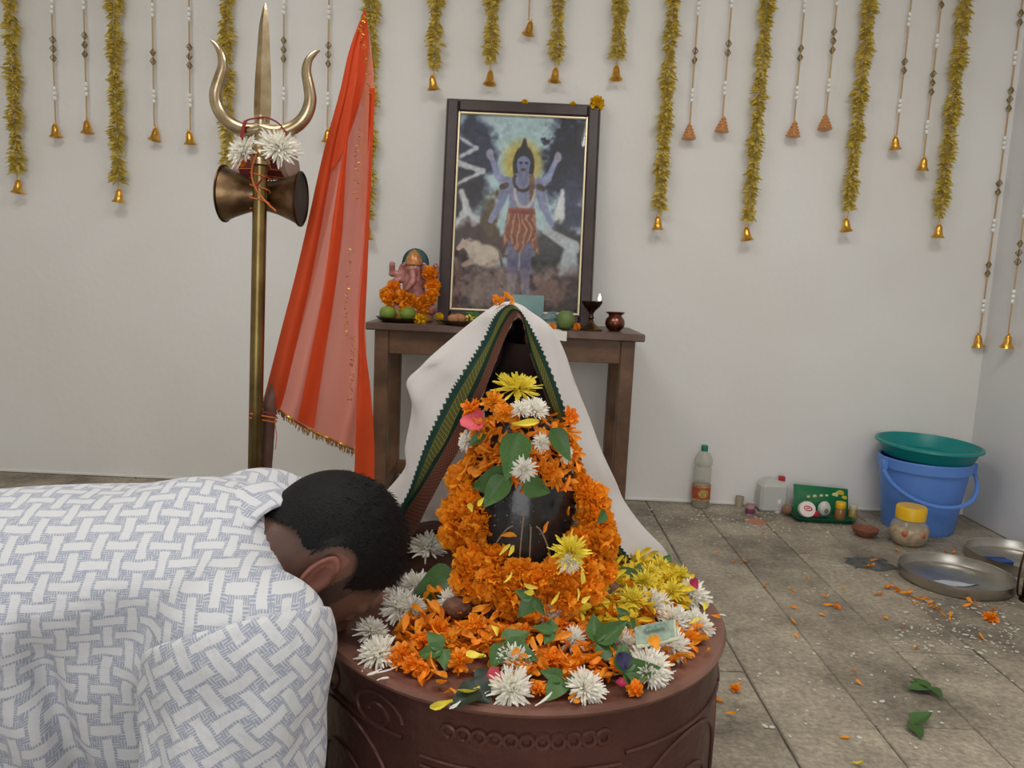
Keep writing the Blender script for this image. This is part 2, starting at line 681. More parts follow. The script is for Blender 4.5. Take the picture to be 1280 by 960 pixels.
def bloom_mb(n, r, plen, pwid, spread=1.0, curl=0.5, seed=0, cup=0.3, tip=0.4, jit=0.2, flat=1.0, nu=2, nv=3):
    """many petals on a phyllotactic dome, facing +z, unit-less"""
    R = random.Random(seed)
    mb = MB()
    for i in range(n):
        t = (i + 0.5) / n
        el_ = (PI / 2) * (1 - t ** 0.75 * spread)
        az = i * 2.39996 + R.uniform(-0.2, 0.2)
        d = Vector((math.cos(el_) * math.cos(az), math.cos(el_) * math.sin(az), math.sin(el_)))
        L = plen * (0.55 + 0.5 * t) * R.uniform(1 - jit, 1 + jit)
        p = petal_mb(L, pwid * R.uniform(0.8, 1.2), curl * R.uniform(-0.4, 1.2), cup, tip, nu, nv, R.uniform(-0.4, 0.4))
        q = d.to_track_quat('Y', 'Z').to_matrix()
        q = q @ Euler((R.uniform(-jit, jit), R.uniform(-0.8, 0.8), R.uniform(-jit, jit))).to_matrix()
        base = d * r * 0.25
        base.z *= flat
        vs = [q @ Vector(v) + base for v in p.v]
        mb.add([(v.x, v.y, v.z * flat) for v in vs], p.f)
    return mb


def ball_bloom(n, plen, pwid, seed, low=-0.75, core=0.42, m=None, name='bloom', flat=1.0):
    """ruffled pompon: broad short petals over most of a ball, tips rolled sideways; facing +z"""
    R = random.Random(seed)
    mb = MB()
    for i in range(n):
        t = (i + 0.5) / n
        z = 1 - t * (1 - low)
        r = math.sqrt(max(0, 1 - z * z))
        az = i * 2.39996 + R.uniform(-0.3, 0.3)
        d = Vector((r * math.cos(az), r * math.sin(az), z))
        tg = d.orthogonal().normalized()
        tg = Matrix.Rotation(R.uniform(0, 6.283), 3, d) @ tg
        dr = (d + tg * R.uniform(0.2, 0.95)).normalized()
        p = petal_mb(plen * R.uniform(0.75, 1.2), pwid * R.uniform(0.75, 1.25), R.uniform(-0.7, 0.9), R.uniform(0.2, 0.7), 0.1, 3, 4, R.uniform(-0.5, 0.5), R.uniform(-0.25, 0.25))
        q = dr.to_track_quat('Y', 'Z').to_matrix() @ Matrix.Rotation(R.uniform(-1.5, 1.5), 3, 'Y')
        base = d * core * R.uniform(0.85, 1.1)
        mb.add([(lambda w: (w.x, w.y, w.z * flat))(q @ Vector(v) + base) for v in p.v], p.f)
    mb.ball((0, 0, 0), (core * 1.05, core * 1.05, core * 1.05 * flat), 10, 7)
    return mb.mesh(name, m, 'all', weld=False)


ME_MAR = [ball_bloom(150, 0.62, 0.46, s, m=M_marig, name='marigold_head') for s in range(4)]
ME_YMAR = [ball_bloom(120, 0.62, 0.46, 9 + s, m=M_yellm, name='yellow_marigold_head') for s in range(2)]
ME_YCHR = [bloom_mb(120, 1.0, 0.92, 0.17, spread=1.08, curl=0.5, seed=19 + s, cup=0.6, tip=0.1, jit=0.3, flat=.8).mesh('yellow_chrysanthemum_petals', M_yell, 'all', weld=False) for s in range(2)]
ME_CHR = [bloom_mb(190, 1.0, 0.9, 0.15, spread=1.1, curl=0.75, seed=29 + s, cup=0.7, tip=0.1, jit=0.2, flat=.72).mesh('chrysanthemum_petals', M_white, 'all', weld=False) for s in range(4)]
ME_HEART = MB().ball((0, 0, 0.34), (0.13, 0.13, 0.12), 10, 6).mesh('flower_heart', M_whitey)
ME_TAGETES = [ball_bloom(54, 0.85, 0.42, 39 + s, low=0.0, core=0.25, m=M_marigd, name='ragged_marigold', flat=.7) for s in range(3)]

petal_shapes = [(0.024, 0.010, 0.5, 0.6, 0.2, 0.3, .2), (0.030, 0.009, 0.35, 0.9, 0.3, -0.6, .1), (0.020, 0.012, 0.8, 0.6, 0.0, 0.3, .25), (0.030, 0.010, -0.5, 1.0, 0.2, 0.9, .2), (0.026, 0.008, 0.9, 0.8, 0.3, -1.0, .15)]
PET = [petal_mb(a, b, c, d, e, 2, 5, f, g_) for a, b, c, d, e, f, g_ in petal_shapes]
ME_PO = [p.mesh('orange_petal', M_marigd, 'all') for p in PET]
ME_PY = [p.mesh('yellow_petal', M_yell, 'all') for p in PET]
wp = [petal_mb(0.03, 0.005, 0.4, 0.6, 0.4, 2, 4, 0.3), petal_mb(0.022, 0.004, -0.5, 0.6, 0.4, 2, 4, -0.5)]
ME_PW = [p.mesh('white_petal', M_white, 'all') for p in wp]


def rot_on(nrm, spin, tilt=0.0, tdir=0.0):
    n = Vector(nrm).normalized()
    q = n.to_track_quat('Z', 'Y').to_matrix()
    return q @ Matrix.Rotation(spin, 3, 'Z') @ Matrix.Rotation(tilt, 3, Matrix.Rotation(tdir, 3, 'Z') @ Vector((1, 0, 0)))


def leaf_mb(ln, wd, fold=0.25, bend=0.25, wavy=0.0, seed=0):
    """pointed oval leaf with a pressed midrib; stalk end at origin, tip at +y"""
    R = random.Random(seed)
    ph = R.uniform(0, 6)

    def fn(u, v):
        s = u * 2 - 1
        w = wd * 0.5 * max(0.0, (math.sin(PI * v ** 0.62)) ** 0.9 * (1.08 - 0.25 * v))
        if v > 0.97:
            w *= 0.5
        z = fold * abs(s) * w * 1.2 + bend * ln * v * v * 0.6 - bend * ln * 0.3 * v + wavy * wd * math.sin(v * 9 + ph + s) * abs(s)
        return (s * w, ln * v, z)
    mb = MB().grid(fn, 6, 10)
    mb.tube([fn(0.5, v) for v in (0, .25, .5, .75, .95)], [0.0009, 0.0008, 0.0007, 0.0005, 0.0003], 5)
    return mb


ME_LEAF = [leaf_mb(1, 0.62, 0.3, 0.25, 0.03, 1).mesh('leaflet', M_leaf, 'all', weld=False), leaf_mb(1, 0.7, 0.15, -0.25, 0.04, 2).mesh('leaflet', M_leaf, 'all', weld=False), leaf_mb(1, 0.55, 0.5, 0.35, 0.02, 3).mesh('leaflet', M_leaf, 'all', weld=False)]
ME_STALK = MB().tube([(0, -0.35, 0.0), (0, -0.15, 0.02), (0, 0.02, 0)], [0.012, 0.012, 0.01], 6).mesh('leaf_stalk', M_leaf)


def bel_leaf(loc, size, nrm, spin, label, group=None, n=3, spreads=(0, 1.25, -1.25), seed=0, dark=False):
    R = random.Random(seed)
    t = thing('bel_leaf' if n > 1 else 'leaf', label, 'leaf', loc, group)
    B = rot_on(nrm, spin)
    for k in range(n):
        sp = B @ Matrix.Rotation(spreads[k] + R.uniform(-.15, .15), 3, 'Z') @ Matrix.Rotation(R.uniform(-.1, .12), 3, 'X')
        me = ME_LEAF[(seed + k) % 3]
        o = inst('leaflet', me, loc, sp, size * (1.0 if k == 0 else 0.82), t)
    inst('stalk', ME_STALK, loc, B, size * 0.8, t)
    return t


def chrys(loc, r, nrm, label, group=None, spin=None, kind='white', heart=True, cat='flower'):
    t = thing('chrysanthemum', label, cat, loc, group)
    B = rot_on(nrm, random.uniform(0, 6) if spin is None else spin)
    inst('petals', random.choice(ME_CHR if kind == 'white' else ME_YCHR), loc, B, r, t)
    if heart and kind == 'white':
        inst('flower_heart', ME_HEART, loc, B, r * 0.9, t)
    return t


# ------------------------------------------------------------------ table
TZ = 0.75
tx0, tx1, ty0, ty1 = -0.545, 0.478, 2.80, 3.215
tb = thing('wooden_table', 'dark brown wooden side table standing against the white wall', 'table', (-0.03, 3.0, 0))
top = obj('tabletop', MB().box((tx0, ty0, TZ - 0.028), (tx1, ty1, TZ), 0.004), M_woodtop, tb, smooth=False)
lx0, lx1 = tx0 + 0.03, tx1 - 0.03
for xx in (lx0, lx1 - 0.052):
    for yy in (ty0 + 0.03, ty1 - 0.085):
        obj('leg', MB().box((xx, yy, 0), (xx + 0.052, yy + 0.052, TZ - 0.028), 0.003), M_wood, tb, smooth=False)
for yy in (ty0 + 0.036, ty1 - 0.06):
    obj('apron', MB().box((lx0 + 0.052, yy, TZ - 0.115), (lx1 - 0.052, yy + 0.022, TZ - 0.028), 0.002), M_wood, tb, smooth=False)
for xx in (lx0 + 0.01, lx1 - 0.04):
    obj('side_apron', MB().box((xx, ty0 + 0.082, TZ - 0.115), (xx + 0.022, ty1 - 0.085, TZ - 0.028), 0.002), M_wood, tb, smooth=False)
    obj('stretcher', MB().box((xx, ty0 + 0.082, 0.085), (xx + 0.03, ty1 - 0.085, 0.135), 0.002), M_wood, tb, smooth=False)
obj('stretcher', MB().box((lx0 + 0.045, ty1 - 0.085, 0.10), (lx1 - 0.045, ty1 - 0.055, 0.155), 0.002), M_wood, tb, smooth=False)


# ------------------------------------------------------------------ framed picture leaning on the wall
def paint_picture(nx=170, ny=252):
    u, v = np.meshgrid((np.arange(nx) + .5) / nx, (np.arange(ny) + .5) / ny)   # v down from the top
    r = np.random.default_rng(3)

    def noise(sc, oct=4):
        out = np.zeros_like(u)
        amp = 1
        for o in range(oct):
            n = int(sc * 2 ** o) + 2
            g = r.random((n + 2, n + 2))
            x = u * n
            y = v * n * 1.4 % n
            i, j = x.astype(int), y.astype(int)
            a, b = x - i, y - j
            a = a * a * (3 - 2 * a)
            b = b * b * (3 - 2 * b)
            out += amp * (g[j, i] * (1 - a) * (1 - b) + g[j, i + 1] * a * (1 - b) + g[j + 1, i] * (1 - a) * b + g[j + 1, i + 1] * a * b)
            amp *= .5
        return out / 1.9
    n1, n2, n3 = noise(5), noise(9), noise(16)
    img = np.zeros((ny, nx, 3))
    c = lambda *k: np.array(k, float) / 255

    def lay(mask, col):
        nonlocal img
        mask = np.clip(mask, 0, 1)[..., None]
        img = img * (1 - mask) + np.array(col) * mask

    def ramp(d, w):
        return np.clip(0.5 - d / w, 0, 1)

    def cap(ax, ay, bx, by, r1, r2, asp=1.42):
        X, Y = u - ax, (v - ay) * asp
        dx, dy = bx - ax, (by - ay) * asp
        t = np.clip((X * dx + Y * dy) / (dx * dx + dy * dy + 1e-9), 0, 1)
        return np.hypot(X - t * dx, Y - t * dy) - (r1 + (r2 - r1) * t)

    def ell(cx, cy, rx, ry):
        return (np.hypot((u - cx) / rx, (v - cy) / ry) - 1) * min(rx, ry)
    # mist background
    img[:] = c(150, 170, 190)
    lay(n1 * 1.3 - .1, c(196, 208, 214))
    lay(ramp(ell(.5, .35, .34, .5) + .1 * (n2 - .5), .25), c(186, 214, 216))
    # dark blue foliage right and left
    lay(ramp(ell(.9, .2, .22, .22) + .22 * (n2 - .5), .08), c(52, 58, 92))
    lay(ramp(ell(.88, .2, .16, .18) + .3 * (n3 - .5), .05), c(36, 44, 74))
    lay(ramp(ell(.1, .2, .2, .18) + .22 * (n2 - .5), .08), c(70, 76, 108))
    lay(ramp(ell(.04, .42, .2, .14) + .2 * (n1 - .5), .06), c(66, 64, 78))
    lay(ramp(ell(.92, .45, .12, .2) + .2 * (n3 - .5), .1), c(80, 90, 120))
    # zig-zag stream and waterfalls
    for a in ((0, .12, .14, .17, .012, .012), (.14, .17, .02, .22, .012, .012), (.0, .25, .2, .29, .022, .02), (.2, .29, .0, .36, .018, .012), (.04, .40, .1, .52, .02, .04), (.08, .52, .2, .58, .05, .03), (.03, .56, .1, .6, .04, .03)):
        lay(ramp(cap(*a) + .03 * (n3 - .5), .02), c(214, 218, 220))
    lay(ramp(cap(.84, .37, .82, .51, .018, .045) + .03 * (n3 - .5), .02), c(228, 230, 228))
    # rocks
    lay(ramp(ell(.83, .72, .24, .17) + .12 * (n2 - .5), .04), c(84, 82, 88))
    lay(ramp(cap(.72, .58, .95, .66, .03, .05), .02) * .9, c(206, 212, 212))
    lay(ramp(cap(.93, .66, .9, .85, .05, .09) + .05 * (n3 - .5), .03), c(196, 206, 210))
    lay(ramp(ell(.1, .66, .34, .1) + .1 * (n2 - .5), .03), c(98, 72, 70))
    lay(ramp(ell(.28, .52, .06, .12) + .12 * (n3 - .5), .04), c(126, 104, 70))
    lay(ramp(.78 - v + .12 * (n1 - .5), .05), c(150, 132, 126))
    lay(ramp(.80 - v + .16 * (n2 - .5), .05) * ramp(.25 - n2, .3), c(90, 70, 74))
    # white resting cow at left: barrel, hump, neck, long head with ear and horns, folded legs
    cow = c(224, 208, 188)
    lay(ramp(ell(.24, .72, .13, .055), .015), cow)
    lay(ramp(ell(.17, .675, .05, .03), .015), cow)
    lay(ramp(cap(.15, .70, .08, .66, .045, .03), .015), cow * .97)
    lay(ramp(cap(.085, .655, .035, .69, .03, .018), .012), c(214, 190, 172))
    lay(ramp(cap(.105, .64, .14, .645, .012, .006), .01), c(190, 150, 138))
    for q in ((.08, .64, .065, .605), (.1, .635, .105, .60)):
        lay(ramp(cap(*q, .008, .004), .008), c(70, 60, 56))
    for xx in (.14, .32):
        lay(ramp(cap(xx, .755, xx - .06, .775, .025, .016), .012), c(204, 182, 164))
    lay(ramp(cap(.36, .70, .385, .77, .007, .01), .008), c(150, 126, 110))
    # halo and standing figure
    lay(ramp(ell(.51, .24, .15, .115), .06), c(216, 196, 96))
    skin, dk = c(150, 156, 190), c(58, 50, 56)
    lay(ramp(ell(.52, .25, .085, .1), .012), dk)
    lay(ramp(cap(.52, .12, .52, .17, .012, .03), .012), dk)
    for s in (-1, 1):
        lay(ramp(cap(.52 + s * .1, .36, .52 + s * .2, .31, .035, .028), .015), skin * 1.05)
        lay(ramp(cap(.52 + s * .2, .31, .52 + s * .255, .22, .026, .02), .015), skin * 1.08)
        lay(ramp(ell(.52 + s * .27, .2, .03, .028), .012), c(176, 170, 190))
        lay(ramp(cap(.52 + s * .12, .34, .52 + s * .17, .45, .042, .032), .012), skin)
        lay(ramp(cap(.52 + s * .17, .45, .52 + s * .24, .54, .03, .022), .012), skin * 1.05)
        lay(ramp(cap(.52 + s * .125, .355, .52 + s * .165, .365, .02, .02), .012), c(104, 84, 70))
        lay(ramp(cap(.52 + s * .05, .6, .52 + s * .05, .8, .055, .04), .015), c(130, 124, 158))
        lay(ramp(cap(.52 + s * .05, .8, .52 + s * .06, .92, .038, .03), .015), c(140, 134, 160))
    lay(ramp(cap(.52, .36, .52, .47, .11, .095), .015), skin)
    lay(ramp(cap(.52, .24, .52, .27, .055, .048), .012), c(140, 150, 190))
    lay(ramp(cap(.52, .29, .52, .33, .035, .04), .012), skin * .92)
    for s in (-1, 1):
        lay(ramp(ell(.52 + s * .022, .237, .012, .006), .006), c(40, 36, 50))
    lay(ramp(ell(.52, .272, .02, .008), .006), c(120, 70, 70))
    lay(ramp(np.abs(ell(.52, .33, .07, .05)) - .008, .01) * (v > .3), c(96, 76, 70))
    lay(ramp(cap(.59, .31, .6, .42, .02, .022), .015), c(150, 116, 82))
    lay(ramp(np.abs(ell(.54, .37, .08, .1)) - .01, .012) * (v > .37), c(208, 200, 196))
    sk = ramp(np.maximum(np.abs(u - .52) - (.1 + .22 * (v - .47)), np.maximum(.475 - v, v - .67 - .03 * np.sin(u * 40))), .02)
    lay(sk, c(166, 92, 62))
    lay(sk * (np.sin(u * 130 + 14 * n2 + v * 10) > .35), c(206, 150, 108))
    lay(sk * (v < .5), c(172, 78, 64))
    # light banks at the foot
    lay(ramp(ell(.3, .9, .3, .09) + .2 * (n3 - .5), .06) * .6, c(206, 184, 170))
    lay(ramp(ell(.78, .88, .12, .1) + .2 * (n3 - .5), .06) * .6, c(196, 160, 140))
    n4 = noise(40, 2)
    img += (n3 - .5)[..., None] * .12 + (n4 - .5)[..., None] * .16
    img = (img - .5) * 1.2 + .42
    grey = img.mean(axis=2, keepdims=True)
    img = grey + (img - grey) * .78
    return np.clip(img, 0, 1)


PW, PH, PT = 0.622, 0.872, 0.03
pic = thing('framed_picture', 'large dark framed devotional painting of a blue standing figure leaning on the wall', 'picture', (0.0, 3.1, TZ))
tl, tr = PY(558, 126, 3.2), PY(748.5, 136.5, 3.2)
bl, br = PY(550, 398, 3.085), PY(738, 403, 3.085)
cxp = (tl[0] + tr[0] + bl[0] + br[0]) / 4
yb_, yt_ = 3.08, 3.205
ph = math.hypot(tl[2] - TZ, yt_ - yb_)
lean = math.atan2(yt_ - yb_, tl[2] - TZ)
PH = ph
PW = (tr[0] - tl[0] + br[0] - bl[0]) / 2
MP = Matrix.Translation((cxp, yb_, TZ)) @ Matrix.Rotation(-lean, 4, 'X')


def picmb(mb):
    mb.v = [tuple(MP @ Vector(v)) for v in mb.v]
    return mb


fwid = 0.046


def frame_ring(x0, z0, x1, z1, w, y0, y1, bev=0.002):
    out = []
    for lo, hi in (((x0, y0, z0), (x0 + w, y1, z1)), ((x1 - w, y0, z0), (x1, y1, z1)), ((x0 + w, y0, z1 - w), (x1 - w, y1, z1)), ((x0 + w, y0, z0), (x1 - w, y1, z0 + w))):
        out.append(picmb(MB().box(lo, hi, bev)))
    return out


hw = PW / 2
for mb in frame_ring(-hw, 0, hw, PH, fwid, -0.028, 0.004, 0.006):
    obj('frame_rail', mb, M_frame, pic, smooth=False)
for mb in frame_ring(-hw - 0.004, -0.0, hw + 0.004, PH + 0.004, 0.012, -0.022, 0.006):
    obj('frame_edge', mb, M_frame2, pic, smooth=False)
for mb in frame_ring(-hw + fwid - 0.002, fwid - 0.002, hw - fwid + 0.002, PH - fwid + 0.002, 0.009, -0.02, 0.002):
    obj('gilt_liner', mb, M_gilt, pic, smooth=False)
img = paint_picture()
ny, nx = img.shape[:2]
ix0, ix1, iz0, iz1 = -hw + fwid + 0.006, hw - fwid - 0.006, fwid + 0.006, PH - fwid - 0.006
pm = picmb(MB().grid(lambda a, b: (ix0 + (ix1 - ix0) * a, -0.008, iz1 + (iz0 - iz1) * b), nx, ny))
m, t_, b_ = new_mat('painted_print')
at = t_.nodes.new('ShaderNodeVertexColor')
at.layer_name = 'print'
t_.links.new(at.outputs[0], b_.inputs['Base Color'])
b_.inputs['Roughness'].default_value = 0.5
pme = pm.mesh('painting', m, False, weld=False)
ca = pme.color_attributes.new('print', 'FLOAT_COLOR', 'CORNER')
L_ = np.where(img <= 0.04045, img / 12.92, ((img + 0.055) / 1.055) ** 2.4).reshape(-1, 3)
cc = np.ones((nx * ny, 4, 4), np.float32)
cc[:, :, :3] = L_[:, None, :]
ca.data.foreach_set('color', cc.ravel())
obj('painting', pme, None, pic, label='painted print of a blue figure before waterfalls')
M_glass, tg_, bg_ = new_mat('picture_glass')
gl_ = tg_.nodes.new('ShaderNodeBsdfGlossy')
gl_.inputs['Roughness'].default_value = 0.02
tp_ = tg_.nodes.new('ShaderNodeBsdfTransparent')
fz_ = tg_.nodes.new('ShaderNodeFresnel')
fz_.inputs[0].default_value = 1.5
mg_ = tg_.nodes.new('ShaderNodeMixShader')
tg_.links.new(fz_.outputs[0], mg_.inputs[0])
tg_.links.new(tp_.outputs[0], mg_.inputs[1])
tg_.links.new(gl_.outputs[0], mg_.inputs[2])
tg_.links.new(mg_.outputs[0], tg_.nodes['Material Output'].inputs[0])
obj('glass', picmb(MB().box((ix0, -0.014, iz0), (ix1, -0.012, iz1))), M_glass, pic, smooth=False)
for i, (px, py, r, ym) in enumerate(((656, 127, .014, 0), (716, 131.5, .014, 0), (746, 131, .031, 0))):
    p = PY(px, py, 3.185)
    o = inst('yellow_marigold', ME_YMAR[i % 2], (p[0], p[1], tl[2] + (-0.004 if i < 2 else -0.004) + r * .5 - (px - 558) * .0), (0.3, 0.2 * i, 0), r)
    tag(o, ('small yellow marigold on the middle of the picture frame top', 'small yellow marigold beside the big one on the picture frame', 'big yellow marigold on the corner of the picture frame')[i], 'flower')


# ------------------------------------------------------------------ things on the table
def onT(px, Y):
    """x on the table top at depth Y below picture column px"""
    lo, hi = 300.0, 500.0
    for _ in range(40):
        mid = (lo + hi) / 2
        if PY(px, mid, Y)[2] > TZ:
            lo = mid
        else:
            hi = mid
    return PY(px, lo, Y)[0]


def plate_mb(r, h, c, th=0.003):
    return MB().lathe([(0.0001, 0), (r * 0.72, 0), (r * 0.86, h * 0.4), (r, h), (r + th, h), (r * 0.88, h * 0.3), (r * 0.74, -th + 0.001), (0.0001, -th + 0.001)][::1], 36, c)


M_plate = mat('tarnished_plate', (88, 74, 62), 0.4, 0.7, var=0.25, scale=12)
M_lime = mat('green_fruit', (136, 156, 62), 0.45, rgb2=(112, 136, 48), scale=18, bump=0.08)
M_coco = mat('green_coconut', (108, 126, 68), 0.5, rgb2=(88, 106, 56), scale=14)
yL = 2.89
p1x = onT(500, yL)
tag(obj('plate', plate_mb(0.088, 0.016, (p1x, yL, TZ + 0.0025)), M_plate), 'dark metal plate of green fruit beside the figurine', 'plate')
for i, (dx, dy, r) in enumerate(((-0.046, -0.01, .031), (0.03, -0.012, .031), (-0.008, 0.03, .028))):
    t = thing('green_fruit', ('pale green round fruit nearest the flag on the plate', 'pale green round fruit at the marigold side of the plate', 'green fruit half hidden between the two others')[i], 'fruit', (p1x + dx, yL + dy, TZ + 0.003))
    obj('fruit_body', MB().lathe([(0.0001, -r * .82), (r * .5, -r * .78), (r * .92, -r * .35), (r, 0.1 * r), (r * .8, r * .6), (r * .35, r * .84), (0.0001, r * .76)], 20, (p1x + dx, yL + dy, TZ + 0.006 + r * .82)), M_lime, t)
    obj('stem_scar', MB().ball((p1x + dx, yL + dy, TZ + 0.006 + r * 1.6), (.004, .004, .003), 8, 5), M_stoneb, t)

# figurine (seated, elephant-headed clay figure)
fx = onT(516, 2.97)
fy = 2.97
M_fig = mat('pink_painted_clay', (196, 138, 128), 0.4, rgb2=(140, 78, 72), scale=45, coat=0.2)
M_cap = mat('dark_green_headdress', (24, 70, 72), 0.45, var=0.3, scale=40)
M_figold = mat('golden_crown', (206, 158, 88), 0.35, 0.4, rgb2=(180, 110, 80), scale=80)
fig = thing('figurine', 'small pink seated figurine with dark green headdress wearing a marigold garland', 'figurine', (fx, fy, TZ))


def figsdf(X, Y, Z):
    d = el(X, Y, Z, (0, 0, .095), (.048, .042, .055))                       # belly
    d = smin(d, el(X, Y, Z, (0, -.005, .15), (.042, .035, .035)), .02)      # chest
    d = smin(d, el(X, Y, Z, (0, -.012, .19), (.03, .032, .034)), .012)      # head
    for s in (-1, 1):
        d = smin(d, el(X, Y, Z, (s * .042, 0, .188), (.02, .006, .026)), .008)       # broad ears
        d = smin(d, rc(X, Y, Z, (s * .03, -.02, .05), (s * .075, -.045, .04), .028, .022), .012)   # thigh
        d = smin(d, rc(X, Y, Z, (s * .075, -.045, .04), (s * .005, -.07, .032), .021, .015), .01)  # shin
        d = smin(d, rc(X, Y, Z, (s * .04, 0, .16), (s * .078, -.01, .135), .016, .013), .01)       # lower arm pair
        d = smin(d, rc(X, Y, Z, (s * .078, -.01, .135), (s * .06, -.05, .1), .012, .01), .006)
        d = smin(d, rc(X, Y, Z, (s * .04, .008, .165), (s * .088, .005, .17), .014, .011), .01)    # raised pair
        d = smin(d, rc(X, Y, Z, (s * .088, .005, .17), (s * .085, -.01, .205), .011, .012), .006)
    d = smin(d, rc(X, Y, Z, (0, -.042, .18), (.004, -.058, .14), .014, .011), .008)                # trunk
    d = smin(d, rc(X, Y, Z, (.004, -.058, .14), (-.02, -.058, .112), .011, .008), .008)
    return d


v, f = sdf_mesh(lambda X, Y, Z: figsdf(X, Y, Z), (-.12, -.11, .005), (.12, .07, .24), .0035)
v = v * 0.98 + np.array([fx, fy, TZ + 0.012])
obj('figurine_body', np_mesh('figurine_body', v, f, M_fig), None, fig)
obj('seat_base', MB().lathe([(.0001, 0), (.075, 0), (.082, .008), (.08, .03), (.07, .036), (.0001, .036)], 28, (fx, fy - .02, TZ + .001)), M_figold, fig)
obj('crown', MB().lathe([(.034, 0), (.036, .006), (.028, .03), (.018, .046), (.008, .054), (.0001, .058)], 20, (fx, fy - .012, TZ + .215)), M_figold, fig)
hd = MB()
hd.grid(lambda a, b: (fx + .052 * math.sin((a - .5) * PI * 1.25) * (1 - .0 * b), fy + .015 + .02 * b - .02 * abs(a - .5), TZ + .205 + .075 * math.cos((a - .5) * PI * 1.1) * (0.35 + .65 * b)), 16, 3)
hd.grid(lambda a, b: (fx + .052 * math.sin((a - .5) * PI * 1.25), fy + .04 - .008 * b, TZ + .205 + .075 * math.cos((a - .5) * PI * 1.1) * (1 - .3 * b)), 16, 2)
obj('headdress', hd, M_cap, fig, label='dark green fan headdress')
g = thing('marigold_garland', 'orange marigold garland looped round the pink figurine on the table', 'garland', (fx, fy - .06, TZ))
k = 0
for i, (px, py) in enumerate(((537, 342), (541, 357), (540, 370), (530, 378), (519, 381), (508, 383), (502, 372), (487, 373), (483, 368), (492, 360), (528, 386), (512, 376))):
    p = PY(px, py, 2.905 + (0.03 if i in (0, 1, 8, 9) else 0))
    inst('marigold', ME_MAR[i % 4], p, (random.uniform(0.9, 1.8), random.uniform(-.5, .5), random.uniform(0, 6)), 0.030, g)
obj('thread', MB().tube([PY(px, py, 2.94) for px, py in ((537, 342), (541, 357), (540, 370), (530, 378), (519, 381), (508, 383), (487, 373), (492, 360))], .001, 5), M_thread, g)
for i, (px, r, lab) in enumerate(((525, .024, 'yellow marigold on the table edge below the figurine garland'), (549, .017, 'yellow marigold on the rim of the offering plate'))):
    yy = 2.845 if i == 0 else 2.88
    tag(inst('yellow_marigold', ME_YMAR[i], (onT(px, yy), yy, TZ + r * (.55 if i == 0 else 1.5)), (0.9, 0, i), r), lab, 'flower')
# offering plate with sweets and flowers
ox = onT(579, 2.87)
tag(obj('plate', plate_mb(0.088, 0.016, (ox, 2.87, TZ + .0025)), M_plate), 'dark metal plate of sweets and yellow petals before the picture', 'plate')
M_sweet = mat('brown_sweet', (184, 128, 84), 0.7, var=0.25, scale=60, bump=0.3)
for i, (dx, dy) in enumerate(((-.036, -.02), (-.012, .0), (-.022, .035))):
    tag(obj('sweet', MB().ball((ox + dx, 2.87 + dy, TZ + .023), (.022, .02, .018), 14, 8), M_sweet), ('brown sweet at the rim of the offering plate', 'brown sweet in the middle of the offering plate', 'brown sweet at the back of the offering plate')[i], 'sweet')
for i in range(9):
    a = random.uniform(0, 6.28)
    o = inst('yellow_petal', ME_PY[i % 5], (ox + .03 + .022 * math.cos(a), 2.86 + .03 * math.sin(a), TZ + .016 + .002 * i), (random.uniform(-.3, .3), random.uniform(-.3, .3), random.uniform(0, 6)), 1.0)
    tag(o, 'yellow petal heaped on the offering plate', 'petal', 'yellow petals on the offering plate')
chrys((ox + .075, 2.9, TZ + .022), .024, (0, -.3, 1), 'small white chrysanthemum beside the yellow petals on the offering plate')
# teal box before the picture
M_tealbox = mat('pale_teal_card', (128, 160, 158), 0.5, rgb2=(108, 140, 140), scale=10)
bx = thing('teal_box', 'pale teal open box standing before the picture', 'box', (onT(659, 3.0), 3.0, TZ))
x0b, x1b = onT(638, 3.0), onT(678, 3.0)
zb = PY(660, 369, 3.0)[2]
for lo, hi in (((x0b, 2.97, TZ), (x1b, 2.974, zb)), ((x0b, 3.03, TZ), (x1b, 3.034, zb)), ((x0b, 2.974, TZ), (x0b + .004, 3.03, zb)), ((x1b - .004, 2.974, TZ), (x1b, 3.03, zb))):
    obj('box_side', MB().box(lo, hi, .0008), M_tealbox, bx, smooth=False)
obj('box_floor', MB().box((x0b, 2.974, TZ), (x1b, 3.03, TZ + .004)), M_tealbox, bx, smooth=False)
bel_leaf((onT(596, 2.95), 2.95, TZ + .03), .05, (0.2, -.5, .8), 1.2, 'green leaf sprig lying against the foot of the picture', seed=3)
for i, px in enumerate((667, 673, 679)):
    o = inst('marigold', ME_MAR[i], (onT(px, 2.93), 2.93 + .01 * i, TZ + .018), (.5, 0, i), .018)
    tag(o, 'orange marigold head in front of the teal box', 'flower', 'orange marigolds before the teal box')
# crumpled plastic bag / packet and coconut
M_bag = mat('clear_grey_plastic', (128, 150, 152), 0.25, alpha=0.75, var=0.15, scale=20)
bgx = onT(690, 2.9)


def bagf(a, b):
    th, phh = a * 2 * PI, b * PI
    r = .035 * (1 + .18 * math.sin(5 * th + 3 * phh) + .12 * math.sin(9 * phh + 2 * th))
    return (bgx + r * 1.25 * math.sin(phh) * math.cos(th), 2.9 + r * .8 * math.sin(phh) * math.sin(th), TZ + .03 + r * .8 * math.cos(phh))


